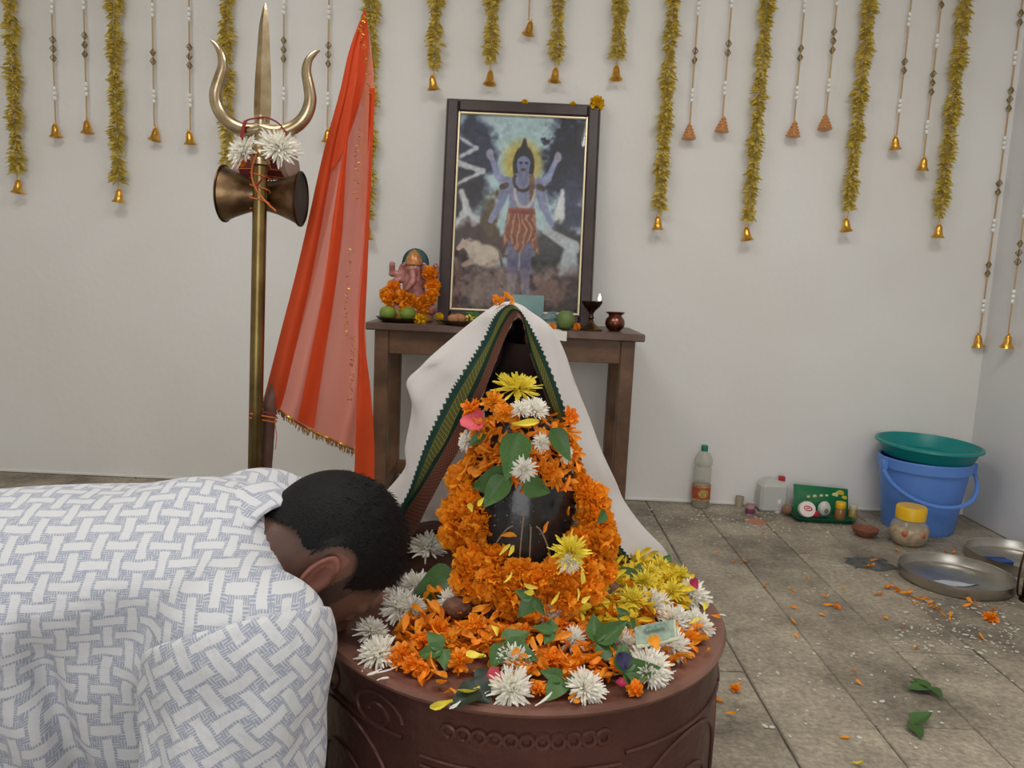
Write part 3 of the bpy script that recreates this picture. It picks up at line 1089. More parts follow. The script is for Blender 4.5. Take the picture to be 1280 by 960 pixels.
tag(obj('plastic_bag', MB().grid(bagf, 28, 16), M_bag), 'crumpled clear grey plastic bag beside the green coconut', 'bag')
cxn = onT(706, 2.9)
t = thing('green_coconut', 'round green coconut on the table beside the brass lamp', 'coconut', (cxn, 2.88, TZ))
obj('husk', MB().lathe([(.0001, 0), (.016, .001), (.03, .012), (.036, .032), (.033, .052), (.02, .068), (.0001, .074)], 22, (cxn, 2.88, TZ)), M_coco, t)
obj('stem_cap', MB().lathe([(.008, .07), (.007, .076), (.0001, .078)], 10, (cxn, 2.88, TZ)), M_stoneb, t)
tag(inst('marigold', ME_MAR[2], (onT(721, 2.86), 2.86, TZ + .014), (.8, 0, 1), .014), 'small orange marigold between the coconut and the brass lamp', 'flower')
tag(inst('marigold', ME_MAR[1], (onT(690, 2.83), 2.83, TZ + .010), (.2, 0, 1), .016), 'small orange marigold beside the folded white paper', 'flower')
M_paper = mat('white_paper', (226, 222, 212), 0.8)
ppx = onT(694, 2.83)
tag(obj('paper', MB().grid(lambda a, b: (ppx - .04 + .08 * a, 2.86 - .085 * min(b, .66) / .66, TZ + .002 + .003 * math.sin(a * 5) - (max(0, b - .66) * .1)), 8, 9), M_paper), 'folded white paper hanging over the front edge of the table', 'paper')
# brass oil lamp with flame
bxl, byl = onT(738, 2.9), 2.9
lp = thing('oil_lamp', 'brass pedestal oil lamp with a small burning flame', 'lamp', (bxl, byl, TZ))
obj('foot', MB().lathe([(.0001, 0), (.044, 0), (.046, .006), (.036, .012), (.02, .022), (.01, .034)], 28, (bxl, byl, TZ)), M_bronze, lp)
obj('stem', MB().lathe([(.010, .034), (.008, .042), (.012, .048), (.008, .056), (.009, .066), (.016, .076)], 20, (bxl, byl, TZ)), M_bronzed, lp)
obj('bowl', MB().lathe([(.0001, .072), (.016, .076), (.03, .09), (.04, .106), (.041, .11), (.038, .109), (.028, .094), (.0001, .088)], 28, (bxl, byl, TZ)), M_bronzed, lp)
obj('oil', MB().lathe([(.0001, .101), (.034, .101)], 24, (bxl, byl, TZ)), mat('oil', (150, 110, 40), .1, coat=.5), lp)
obj('wick', MB().tube([(bxl, byl, TZ + .1), (bxl + .015, byl - .01, TZ + .106), (bxl + .026, byl - .014, TZ + .114)], .0022, 6), mat('wick', (210, 200, 180), .9), lp)
M_flame = mat('flame', (255, 230, 170), 0.5, emit=(255, 226, 160), estr=9)
obj('flame', MB().lathe([(.0001, 0), (.0045, .004), (.0055, .009), (.0035, .018), (.0001, .028)], 12, (bxl + .026, byl - .014, TZ + .112)), M_flame, lp)
# copper water pot
cpx = onT(768, 2.93)
M_cu = mat('copper_pot_metal', (150, 100, 82), 0.3, 1.0, rgb2=(106, 66, 54), scale=20)
cp_ = thing('copper_pot', 'small round copper water pot with flared rim on the table end', 'pot', (cpx, 2.93, TZ))
obj('pot_body', MB().lathe([(.0001, 0), (.02, 0), (.034, .014), (.038, .03), (.034, .046), (.025, .056)], 28, (cpx, 2.93, TZ)), M_cu, cp_)
obj('rim', MB().lathe([(.025, .056), (.026, .062), (.036, .07), (.038, .072), (.034, .072), (.022, .06), (.02, .04), (.0001, .012)], 28, (cpx, 2.93, TZ)), M_cu, cp_)

# ------------------------------------------------------------------ hanging tinsel garlands and bead strings
ZTOP = 2.42
BELL = MB().lathe([(.0001, .052), (.006, .052), (.009, .048), (.013, .040), (.015, .024), (.018, .010), (.026, .001), (.027, -.001), (.022, .0), (.013, .012), (.0001, .03)], 18)
BELL.lathe([(.004, .052), (.005, .058), (.004, .062), (.0001, .063)], 10)
ME_BELL = BELL.mesh('bell', M_gold)
CL = MB().ball((0, 0, .004), .006, 8, 6)
ME_CLAP = CL.mesh('clapper', M_gold)
cone = MB().lathe([(.0001, .062), (.005, .06), (.008, .05), (.018, .02), (.026, .0), (.0001, .004)], 16)
for row in range(5):
    for k in range(7 + row * 2):
        a = 2 * PI * k / (7 + row * 2) + row
        rr = .008 + .0042 * row
        cone.ball((rr * math.cos(a), rr * math.sin(a), .05 - row * .0115), .0042, 6, 4)
ME_CONE = cone.mesh('beaded_cone', M_copperbead, False)
ME_DIA = MB()
for ax in (0, 1):
    pts = [(0, 0, .017), (.011 * (1 - ax), .011 * ax, 0), (0, 0, -.017), (-.011 * (1 - ax), -.011 * ax, 0)]
    ME_DIA.tube(pts, .0026, 5, closed=True)
ME_DIA = ME_DIA.mesh('wire_diamond', M_diam)
ME_BEAD = MB().ball((0, 0, 0), (.0075, .0075, .009), 10, 7).mesh('pearl_bead', M_pearl)


def tinsel_mat():
    m = mat('gold_tinsel_foil', (238, 222, 128), 0.34, 0.4, rgb2=(222, 200, 96), scale=30, detail=2)
    return m


M_tin = tinsel_mat()


def tinsel_mb(x, y, z0, z1, R, wob):
    mb = MB()
    n = int((z1 - z0) / 0.0062)
    for i in range(n):
        z = z0 + (z1 - z0) * (i + .5) / n
        gap = R.random() < .02
        if gap:
            continue
        tuft = 0.8 + .25 * math.sin(i * .23 + wob) * R.uniform(.4, 1)
        for k in range(8):
            a = R.uniform(0, 6.283)
            ln = .046 * tuft * R.uniform(.6, 1.15)
            d = Vector((math.cos(a), math.sin(a) * .62, R.uniform(-.45, .1))).normalized()
            s = Vector((-d.y, d.x, R.uniform(-.9, .9))).normalized() * R.uniform(.006, .0105)
            c = Vector((x, y, z))
            b = d * ln
            dip = Vector((0, 0, -.010 * R.random()))
            mb.add([c + d * .003, c + b * .5 + s, c + b + dip, c + b * .5 - s], [(0, 1, 2, 3)])
    return mb


def top_nail(x, y, t, dirx=0):
    obj('nail', MB().tube([(x, y, ZTOP), (x + dirx, y + (.0 if dirx else .045), ZTOP + .004)], .0025, 6), M_diam, t)


tins = [(22, 241, 'left end of the wall, beside two bead strings'), (148, 253, 0), (284, 232, 0), (459, 298, 0), (542, 112, 1), (612, 105, 1), (693, 102, 1), (770, 99, 1), (822, 287, 0), (934, 300, 0), (1058, 289, 0), (1172, 297, 0)]
tl_lab = {0: 'long gold tinsel garland with bell, farthest from the room corner', 1: 'long gold tinsel garland with bell between two pairs of bead strings beside the trident', 2: 'long gold tinsel garland hanging behind the trident prong', 3: 'long gold tinsel garland hanging behind the orange flag',
          8: 'long gold tinsel garland with bell, next beside the framed picture', 9: 'long gold tinsel garland between the crystal cone bead strings', 10: 'long gold tinsel garland between a crystal cone string and a bell string', 11: 'long gold tinsel garland with bell, next to the room corner'}
for i, (px, py, sh) in enumerate(tins):
    y = 3.2
    p = PY(px, py, y)
    x, zb = p[0], p[2]
    R = random.Random(100 + i)
    t = thing('tinsel_garland', tl_lab.get(i, 'short gold tinsel garland with bell above the framed picture, %s from the orange flag' % ('first', 'second', 'third', 'fourth')[i % 4]), 'garland', (x, y, ZTOP), 'long gold tinsel garlands on the wall' if not sh else 'short gold tinsel garlands above the picture')
    inst('bell', ME_BELL, (x, y, zb), (random.uniform(-.15, .15), random.uniform(-.15, .15), 0), 1.0, t)
    obj('tinsel', tinsel_mb(x, y, zb + .085, ZTOP - .02, R, i), M_tin, t, smooth=False, weld=False, kind='stuff')
    obj('string', MB().tube([(x, y, zb + .055), (x + .002, y, zb + .3), (x, y, ZTOP)], .0016, 5), M_string, t)
    top_nail(x, y, t)


def bead_string(px, py, label, cone=False, wallx=None, off=0.0, group='bead strings on the back wall'):
    if wallx is None:
        p = PY(px, py, 3.215)
    else:
        p = PX(px, py, wallx)
    x, y, zb = p
    t = thing('bead_string', label, 'bead string', (x, y, ZTOP), group)
    if cone:
        inst('beaded_cone', ME_CONE, (x, y, zb), (random.uniform(-.1, .1), random.uniform(-.1, .1), random.uniform(0, 6)), 1.0, t)
    else:
        rt = (random.uniform(-.2, .2), random.uniform(-.2, .2), 0)
        inst('bell', ME_BELL, (x, y, zb), rt, 0.95, t)
        inst('clapper', ME_CLAP, (x, y, zb), rt, 1, t)
    obj('string', MB().tube([(x, y, zb + .055), (x, y, (zb + ZTOP) / 2), (x, y, ZTOP)], .0034, 6), M_string, t)
    z = zb + .17 + off
    w = True
    while z < ZTOP - .05:
        if w:
            for dz in (-.019, 0, .019):
                inst('pearl_bead', ME_BEAD, (x, y, z + dz), (0, 0, 0), 1, t)
        else:
            for dz in (-.035, 0) if random.random() < .5 else (-.035, 0, .035):
                inst('wire_diamond', ME_DIA, (x, y, z + dz), (0, 0, random.choice((0, .785))), 1, t)
        z += .17 if w else .16
        w = not w
    top_nail(x, y, t, 0.03 if wallx else 0)


for a in ((70, 171, 'bead string with gold bell, farther of the pair from the trident beside the end garland'), (109, 166, 'bead string with small gold bell, nearer of the pair to the second garland'),
          (193, 175, 'bead string with gold bell just past the second long garland'), (238, 180, 'bead string with gold bell, next to the trident prong'),
          (354, 172, 'bead string hanging behind the trident between its prongs'), (409, 178, 'bead string hanging between the trident and the orange flag'),
          (660, 43, 'short bead string with gold bell hanging above the middle of the picture'), (1119, 187, 'bead string with gold bell beside the crystal cone strings'), (1153, 213, 'longer bead string with gold bell beside the garland next to the corner')):
    bead_string(*a)
for i, a in enumerate(((861, 174), (902, 165), (991, 171), (1031, 162))):
    bead_string(*a, label=('bead string with copper crystal cone, nearest the framed picture', 'bead string with copper crystal cone, second from the framed picture', 'bead string with copper crystal cone, third from the framed picture', 'bead string with copper crystal cone, farthest from the framed picture')[i], cone=True)
bead_string(1223, 433, 'long bead string with gold bell on the side wall, nearer the room corner', wallx=XR - .03, group='bead strings on the side wall')
bead_string(1258, 434, 'long bead string with gold bell on the side wall, farther from the room corner', wallx=XR - .03, off=.03, group='bead strings on the side wall')
# ------------------------------------------------------------------ trident with hourglass drums
YT = 1.70
tri = thing('trident', 'tall brass trident standing on the floor behind the copper drum', 'trident', (PY(318, 610, YT)[0] - .008, YT, 0))
pt = PY(326, 190, YT)
pb = np.array([PY(318, 610, YT)[0] - .008, YT, 0.0])
obj('pole', MB().tube([pb, pb + (pt - pb) * .5, pt], [.0155, .0152, .015], 20), M_brassp, tri)
ax = (pt - pb) / np.linalg.norm(pt - pb)
rings = []
for k, (s, r) in enumerate(((-.115, .0155), (-.112, .02), (-.105, .021), (-.098, .0165), (-.092, .019), (-.082, .021), (-.074, .018), (-.066, .0155), (-.04, .0135), (-.01, .0135))):
    rings.append((pt + ax * (s + .085), r))
obj('collar', MB().tube([p for p, r in rings], [r for p, r in rings], 20), M_brass, tri)
# prongs
lp_ = [(263, 50, .0015), (269, 55, .0052), (276, 66, .0085), (279, 82, .0108), (274, 100, .0122), (269.5, 118, .0132), (273, 136, .0138), (284, 151, .0142), (300, 161, .0146), (316, 163, .0148), (328, 160, .0148)]
rp_ = [(400, 63, .0015), (394, 66, .005), (386, 75, .0082), (383, 90, .0105), (386.5, 110, .0122), (388, 126, .0132), (383, 143, .0138), (372, 156, .0142), (356, 164, .0146), (340, 165, .0148), (326, 161, .0148)]
for L in (lp_, rp_):
    P = catmull([np.append(PY(a, b, YT), r * 1.0) for a, b, r in L], 5)
    obj('prong', MB().tube([p[:3] for p in P], [max(.001, p[3]) for p in P], 16), M_brass, tri)
sp = [(331.5, 4, .001), (331, 12, .005), (330, 34, .0105), (329.5, 60, .0135), (329, 90, .0165), (328.5, 118, .0182), (328, 140, .0185), (327.5, 152, .0165), (327, 166, .0145)]
P = catmull([np.append(PY(a, b, YT), r) for a, b, r in sp], 3)
obj('blade', MB().tube([p[:3] for p in P], [max(.0008, p[3]) for p in P], 4, flat=.75), M_brass, tri, smooth=False)
# thread wound over the prongs
obj('red_thread', MB().tube(catmull([PY(*q, YT - .018) for q in ((303, 175), (302, 164), (306, 152), (318, 148), (333, 147), (348, 154), (357, 166), (359, 174))], 4), .0018, 6), M_thread, tri)
obj('red_thread_knot', MB().tube([PY(302, 172, YT - .02), PY(304, 160, YT - .022), PY(307, 151, YT - .02)], .004, 6, flat=.4), M_thread, tri)
th = []
for k in range(40):
    a = k / 39
    an = a * 7 * PI
    c = pt + ax * (-.03 - .09 * a)
    th.append(c + np.array([.021 * math.cos(an), .021 * math.sin(an), 0]))
obj('orange_thread', MB().tube(th, .0016, 5), M_threado, tri)
obj('orange_thread', MB().tube(catmull([PY(*q, YT - .024) for q in ((322, 190), (316, 205), (315, 222), (321, 238), (334, 254), (345, 264))], 4), .0018, 5), M_threado, tri)
obj('red_thread', MB().tube(catmull([PY(*q, YT - .024) for q in ((320, 232), (328, 224), (334, 219))], 4), .002, 5), M_thread, tri)


def frameM(p0, p1):
    d = Vector(tuple(p1)) - Vector(tuple(p0))
    return Matrix.Translation(Vector(tuple(p0))) @ d.to_track_quat('Z', 'Y').to_matrix().to_4x4(), d.length


# brass hourglass drum
A, B = PY(280, 242, YT + .05), PY(377, 249, YT + .05)
MM, LN = frameM(A, B)
dm = thing('hourglass_drum', 'old brass hourglass hand drum tied behind the trident pole', 'drum', tuple((A + B) / 2))
half = lambda r0, r1, z0, z1: [(r0 * .98, z0), (r0, z0 + .0015), (r0 * .985, z0 + (z1 - z0) * .06), (r0 * .82, z0 + (z1 - z0) * .3), (r0 * .64, z0 + (z1 - z0) * .62), (r1, z1)]
m_ = LN / 2
obj('drum_bell', MB().lathe(half(.060, .030, 0, m_), 36, M=MM), M_bronze, dm)
obj('drum_bell', MB().lathe([(r, LN - z) for r, z in half(.058, .030, 0, m_)], 36, M=MM), M_bronze, dm)
for zz, r in ((0.002, .0605), (LN - .002, .0585)):
    obj('rim', MB().tube([MM @ Vector((r * math.cos(2 * PI * k / 40), r * math.sin(2 * PI * k / 40), zz)) for k in range(40)], .0028, 6, closed=True), M_bronzed, dm)
    obj('drumhead', MB().lathe([(.0001, zz), (r - .002, zz)], 36, M=MM), M_bronzed, dm)
obj('waist_band', MB().lathe([(.0305, m_ - .008), (.033, m_ - .004), (.033, m_ + .004), (.0305, m_ + .008)], 30, M=MM), M_bronzed, dm)
# small cloth-covered drum behind
A, B = PY(303, 214, YT + .10), PY(364, 203, YT + .085)
MM, LN = frameM(A, B)
M_redcl = mat('maroon_cloth', (112, 44, 44), .8, var=.3, scale=40)
M_skinhd = mat('pale_drum_skin', (176, 146, 132), .6, var=.2, scale=30)
d2 = thing('hand_drum', 'small maroon hand drum with pale skin head behind the trident collar', 'drum', tuple((A + B) / 2))
obj('drum_body', MB().lathe([(.040, 0), (.034, LN * .2), (.026, LN * .5), (.034, LN * .8), (.040, LN)], 26, M=MM), M_redcl, d2)
for zz in (0, LN):
    s = 1 if zz else -1
    obj('drumhead', MB().lathe([(.0001, zz + s * .003), (.039, zz + s * .003), (.043, zz), (.042, zz - s * .012)], 26, M=MM), M_skinhd, d2)
for k in range(10):
    a = 2 * PI * k / 10
    obj('lacing', MB().tube([MM @ Vector((.041 * math.cos(a), .041 * math.sin(a), 0)), MM @ Vector((.028 * math.cos(a + .3), .028 * math.sin(a + .3), LN / 2)), MM @ Vector((.041 * math.cos(a + .6), .041 * math.sin(a + .6), LN))], .0014, 5), M_threado, d2)
obj('striker_cord', MB().tube([PY(340, 222, YT + .06), PY(341, 232, YT + .06)], .0012, 5), M_stone, d2)
obj('striker', MB().ball(PY(341, 236, YT + .06), .0075, 10, 7), M_stone, d2)
chrys(PY(304, 188, YT - .005), .037, (-.5, -.8, .3), 'white chrysanthemum tied on the trident under its curled prong with the red knot', heart=False)
chrys(PY(349, 184, YT - .018), .042, (.4, -.8, .4), 'big white chrysanthemum tied on the trident collar at the flag side', heart=False)
tag(inst('marigold', ME_MAR[0], PY(302, 203, YT - .01), (1.4, 0, 0), .009), 'tiny orange marigold tied under the white flower on the trident', 'flower')

# ------------------------------------------------------------------ flag on its stick, tied to the trident
YFL = 1.735
fl = thing('flag', 'orange-red cloth flag with gold fringe on a stick tied to the trident', 'flag', (PY(332, 612, YFL)[0] - .012, YFL, 0))
stick = [PY(338, 500, YFL), PY(337, 515, YFL), PY(334, 560, YFL), PY(331, 612, YFL)]
base = stick[-1].copy()
base[2] = 0
base[0] -= .012
st = [PY(456, 16, YFL + .014)] + [PY(a, b, YFL + .02) for a, b in ((443, 95), (416, 225), (380, 375), (354, 460))] + stick + [base]
P = catmull(st, 5)
obj('stick', MB().tube(P, [.004 + .0105 * min(1, i / (len(P) * .45)) for i in range(len(P))], 12), mat('worn_wood_stick', (112, 78, 66), .6, rgb2=(88, 60, 52), scale=18), fl)
M_flag = mat('orange_chiffon', (228, 88, 40), 0.65, var=.08, scale=12, thin=.4)
M_flagthin = mat('thin_orange_chiffon', (236, 142, 120), 0.65, alpha=.78, thin=.4)
M_fgold = mat('gold_zari', (206, 156, 64), .35, .8, rgb2=(160, 110, 36), scale=200)
ledge = [(455, 12), (437, 62), (425, 115), (410, 170), (398, 220), (385, 280), (370, 345), (352, 415), (333, 490), (330, 498)]
redge = [(457, 12), (464, 60), (468, 120), (464, 190), (462, 260), (460, 330), (457, 400), (458, 440), (455, 500), (443, 562)]
LE = catmull([(a, b, 0) for a, b in ledge], 10)
RE = catmull([(a, b, 0) for a, b in redge], 10)


def samp(C, t):
    k = min(max(t, 0), 1) * (len(C) - 1)
    i = min(int(k), len(C) - 2)
    return C[i] + (C[i + 1] - C[i]) * (k - i)


def flagp(u, v, off=0.0):
    a, b = samp(LE, v), samp(RE, v)
    q = a + (b - a) * u
    sag = 6 * math.sin(PI * u) * v ** 3
    dep = YFL + off + .016 * math.sin(u * 11.5 + 1.2 * v) * min(1, v * 2.2) + .008 * math.sin(u * 23 + v * 4) * v
    return PY(q[0] + 2.5 * math.sin(v * 9 + u * 6) * v * math.sin(PI * u), q[1] + sag, dep)


obj('cloth', MB().grid(lambda u, v: flagp(u, v), 44, 60), M_flagthin, fl)
# doubled folds of the same cloth: sleeve edge, middle fold, hanging tail
obj('sleeve_fold', MB().grid(lambda u, v: flagp(-.01 + u * (.19 + .10 * (1 - v) ** 2), v, -.016 * math.sin(PI * u)), 8, 50), M_flag, fl)
obj('middle_fold', MB().grid(lambda u, v: flagp(.47 + (u - .5) * .17 * min(1, v * 2.5) - .05 * (1 - v), .20 + .79 * v, -.012 - .006 * math.sin(PI * u)), 6, 40), M_flag, fl)
obj('top_fold', MB().grid(lambda u, v: flagp(.20 + u * .8 * (1 - v) ** .8 + .0 * v, v * .42, -.01 + .004 * u), 8, 20), M_flag, fl)
tl_ = catmull([(462, 110, 0), (457, 250, 0), (447, 380, 0), (448, 430, 0), (446, 500, 0), (444, 560, 0), (441, 640, 0)], 8)
tr_ = catmull([(469, 110, 0), (463, 250, 0), (457, 380, 0), (456, 425, 0), (464, 495, 0), (468, 560, 0), (467, 640, 0)], 8)
obj('tail', MB().grid(lambda u, v: PY(*(samp(tl_, v) + (samp(tr_, v) - samp(tl_, v)) * u)[:2], YFL - .018 + .008 * math.sin(u * 5 + v * 6)), 8, 50), M_flag, fl)
# gold braid and fringe
R = random.Random(5)
gb = MB()
for path, n in (([(457, 18), (451, 40), (455, 62), (460, 95), (461, 120)], 90), ([(452, 160), (447, 190), (445, 220), (444, 250)], 46), ([(440, 310), (435, 350), (433, 395), (434, 420)], 60), ([(440, 420), (441, 455), (437, 500)], 54)):
    C = catmull([(a, b, 0) for a, b in path], 8)
    for i in range(n):
        q = samp(C, R.random())
        c = Vector(PY(q[0] + R.uniform(-3, 3), q[1], YFL - .034))
        s = R.uniform(.001, .0026)
        M3 = Euler((R.uniform(-.6, .6), R.uniform(-.6, .6), R.uniform(0, 3))).to_matrix()
        gb.add([c + M3 @ Vector(p) for p in ((-s, 0, -s * .5), (s * 1.6, 0, -s * .5), (s * 1.6, 0, s * .5), (-s, 0, s * .5))], [(0, 1, 2, 3)])
obj('gold_braid', gb, M_fgold, fl, smooth=False, weld=False, label='gold thread braid', kind='stuff')
fr = MB()
hem = [flagp(i / 120, 1.0, -.004) for i in range(121)]
for i in range(121):
    p = Vector(hem[i])
    ln = R.uniform(.008, .018)
    q = p + Vector((R.uniform(-.006, .006), R.uniform(-.004, .004), -ln))
    fr.tube([p, (p + q) / 2 + Vector((R.uniform(-.002, .002), 0, 0)), q], .0009, 4, cap=False)
fr.tube(hem, .0028, 5)
obj('gold_fringe', fr, M_fgold, fl, label='gold thread fringe', kind='stuff')
for yy, dx in ((514, 0), (519, 1), (524, -1)):
    a, b = PY(312 + dx, yy - 2, YT - .018), PY(346 + dx, yy + 4, YFL - .018)
    c, d = PY(346, yy + 2, YFL + .016), PY(312, yy - 2, YT + .018)
    obj('binding_thread', MB().tube([a, (a + b) / 2, b, c, d], .0017, 5, closed=True), M_threado if dx else M_thread, fl)
obj('thread_end', MB().tube([PY(343, 524, YFL - .02), PY(346, 545, YFL - .02), PY(344, 562, YFL - .02)], .001, 4), M_threado, fl)

# ------------------------------------------------------------------ copper drum pedestal
DC, DR, DH = np.array([0.032, 1.18, 0]), 0.316, 0.415
drum = thing('copper_pedestal', 'round dark copper pedestal drum heaped with flowers under the stone lingam', 'pedestal', (DC[0], DC[1], 0))
obj('drum_side', MB().lathe([(DR - .006, 0), (DR + .004, .01), (DR + .004, .025), (DR - .004, .04), (DR - .006, .2), (DR - .005, DH - .03), (DR - .003, DH - .012)], 96, DC), M_copper_shaded, drum)
obj('drum_top', MB().lathe([(DR - .003, DH - .012), (DR + .002, DH - .008), (DR + .003, DH - .004), (DR, DH), (DR - .006, DH + .001), (DR - .012, DH - .002), (DR * .6, DH - .001), (DR * .45, DH), (.0001, DH)], 96, DC), M_coppert, drum)


def cyl(th, z, off=0.0):
    r = DR - .005 + off
    return np.array([DC[0] + r * math.sin(th), DC[1] - r * math.cos(th), z])


def relief(name, pts, rad, closed=False):
    return obj(name, MB().tube([cyl(t, z, 0) for t, z in pts], rad, 6, closed=closed), M_copper_shaded, drum)


dg = math.radians
for k in range(-5, 6):
    t0, r = dg(k * 3.6 + 1), .0085
    relief('relief_ring', [(t0 + r / DR * math.cos(2 * PI * i / 14), DH - .043 + r * math.sin(2 * PI * i / 14)) for i in range(14)], .0042, True)
for z0 in (DH - .085, DH - .098):
    relief('relief_band', [(dg(-24 + 48 * i / 20), z0 - .002 * math.sin(i * .3)) for i in range(21)], .0032)
for c in (-52, 48, 96, -100, 144, -148):
    for k, (w, h0) in enumerate(((20, .30), (14, .26), (8.5, .21))):
        relief('relief_arch', [(dg(c - w), .06)] + [(dg(c - w * math.cos(PI * i / 16)), h0 - .055 + (.055 + .018 * (2 - k)) * math.sin(PI * i / 16)) for i in range(17)] + [(dg(c + w), .06)], .0034)
    relief('relief_scroll', [(dg(c + (5 - 4.2 * i / 20) * math.cos(i * .55)), .2 + (.026 - .02 * i / 20) * math.sin(i * .55)) for i in range(21)], .003)
    relief('relief_band', [(dg(c - 23 + 46 * i / 12), DH - .07 - .0 * i) for i in range(13)], .0036)
# scroll flourishes beaten into the rim panel nearest the bowing man
for c, s in ((-38, 1), (-62, -1)):
    relief('relief_scroll', [(dg(c + s * (9 - 7 * i / 26) * math.cos(i * .36)), DH - .052 + (.03 - .022 * i / 26) * math.sin(i * .36)) for i in range(27)], .0032)
# raised lip of the water spout at the back
lipm = MB()


def lipf(u, v):
    th = dg(188 + 92 * u)
    h = .042 * min(1, math.sin(PI * u) * 3)
    prof = [(DR - .05, 0), (DR - .052, h), (DR - .044, h + .004), (DR - .004, h + .002), (DR - .002, -.004)]
    k = v * 4
    i = min(int(k), 3)
    a, b = prof[i], prof[i + 1]
    r = a[0] + (b[0] - a[0]) * (k - i)
    z = a[1] + (b[1] - a[1]) * (k - i)
    return (DC[0] + r * math.sin(th), DC[1] - r * math.cos(th), DH + z)


obj('spout_lip', lipm.grid(lipf, 40, 8), M_copper_shaded, drum)

# ------------------------------------------------------------------ black stone lingam
LC = np.array([0.024, 1.195, 0])
lg = thing('stone_lingam', 'polished black domed stone lingam standing in the copper pedestal', 'lingam', (LC[0], LC[1], DH))
LPROF = [(.088, DH), (.089, DH + .05), (.0895, DH + .12), (.087, DH + .17), (.080, DH + .215), (.068, DH + .255), (.050, DH + .285), (.028, DH + .302), (.0001, DH + .308)]
lpf = catmull([(r, z, 0) for r, z in LPROF], 4)
obj('stone_shaft', MB().lathe([(max(p[0], .0001), p[1]) for p in lpf], 48, LC), M_stone, lg)
obj('base_ring', MB().lathe([(.088, DH + .036), (.105, DH + .04), (.122, DH + .034), (.130, DH + .018), (.128, DH + .001)], 48, LC), M_stoneb, lg)


def lsurf(th, z, off=0.0):
    zs = [p[1] for p in lpf]
    rs = [p[0] for p in lpf]
    r = float(np.interp(z, zs, rs)) + off
    return np.array([LC[0] + r * math.sin(th), LC[1] - r * math.cos(th), z])


M_paste = mat('dried_sandal_paste', (150, 128, 104), .8)
for t0, t1, z0, z1 in ((2, -2, .17, .03), (-8, -34, .15, .085), (14, 34, .15, .085), (9, 9, .15, .03)):
    obj('paste_line', MB().tube([lsurf(dg(t0 + (t1 - t0) * i / 10), DH + z0 + (z1 - z0) * (i / 10) ** (1 if t0 == t1 else 1.6), .0003) for i in range(11)], .0012, 5), M_paste, lg)
obj('red_line', MB().tube([lsurf(dg(-70 + 140 * i / 30), DH + .072 - .006 * math.sin(PI * i / 30), .0004) for i in range(31)], .0016, 5), mat('red_mark', (140, 52, 40), .7), lg)
sm = MB()
R = random.Random(12)
for i in range(44):
    th, z = dg(R.uniform(-30, 50)), DH + R.uniform(.06, .2)
    c = Vector(lsurf(th, z, .0006))
    sm.ball(c, (R.uniform(.0004, .0013),) * 3, 5, 3)
obj('paste_specks', sm, mat('pale_specks', (158, 154, 146), .8), lg, kind='stuff')

# ------------------------------------------------------------------ marigold garland round the stone
gl = thing('marigold_garland', 'thick orange marigold garland wound round the black stone lingam', 'garland', (LC[0], LC[1] - .1, DH))
GP = [(a, b + (10 if b > 685 else 0), c, d - (5 if b > 685 else 1)) for a, b, c, d in [(583, 600, 1.165, 28), (592, 626, 1.14, 30), (577, 640, 1.15, 30), (600, 655, 1.12, 28), (576, 668, 1.135, 30), (594, 690, 1.10, 34), (620, 690, 1.09, 30), (588, 716, 1.085, 32), (618, 718, 1.065, 34), (648, 712, 1.06, 32), (640, 738, 1.05, 34), (672, 722, 1.055, 32), (668, 750, 1.045, 32), (698, 712, 1.06, 34), (702, 742, 1.05, 34), (728, 702, 1.075, 33), (730, 728, 1.06, 33), (748, 678, 1.105, 30), (742, 655, 1.13, 29), (722, 680, 1.09, 22), (738, 628, 1.15, 27), (727, 610, 1.16, 20), (752, 703, 1.09, 26), (690, 765, 1.05, 24), (640, 764, 1.05, 24)]]
for i, (px, py, Y, r) in enumerate(GP):
    p = PY(px, py, Y + .02)
    n = Vector((p[0] - LC[0], p[1] - LC[1], random.uniform(-.02, .06))).normalized()
    inst('marigold', ME_MAR[i % 4], p, rot_on(n + Vector((random.uniform(-.3, .3), 0, random.uniform(-.3, .4))), random.uniform(0, 6)), r * Y / F * 1.04, gl)
obj('thread', MB().tube(catmull([PY(px, py, Y + .03) for px, py, Y, r in (GP[0], GP[2], GP[4], GP[7], GP[10], GP[12], GP[14], GP[16], GP[17], GP[20])], 4), .0015, 5), M_thread, gl)

# ------------------------------------------------------------------ white cloth with woven borders, tented over the lingam
M_cloth = mat('white_cotton', (232, 226, 222), .8, var=.03, scale=14, thin=.25)
M_clothpink = mat('pinkish_cotton', (226, 204, 204), .8, thin=.2)


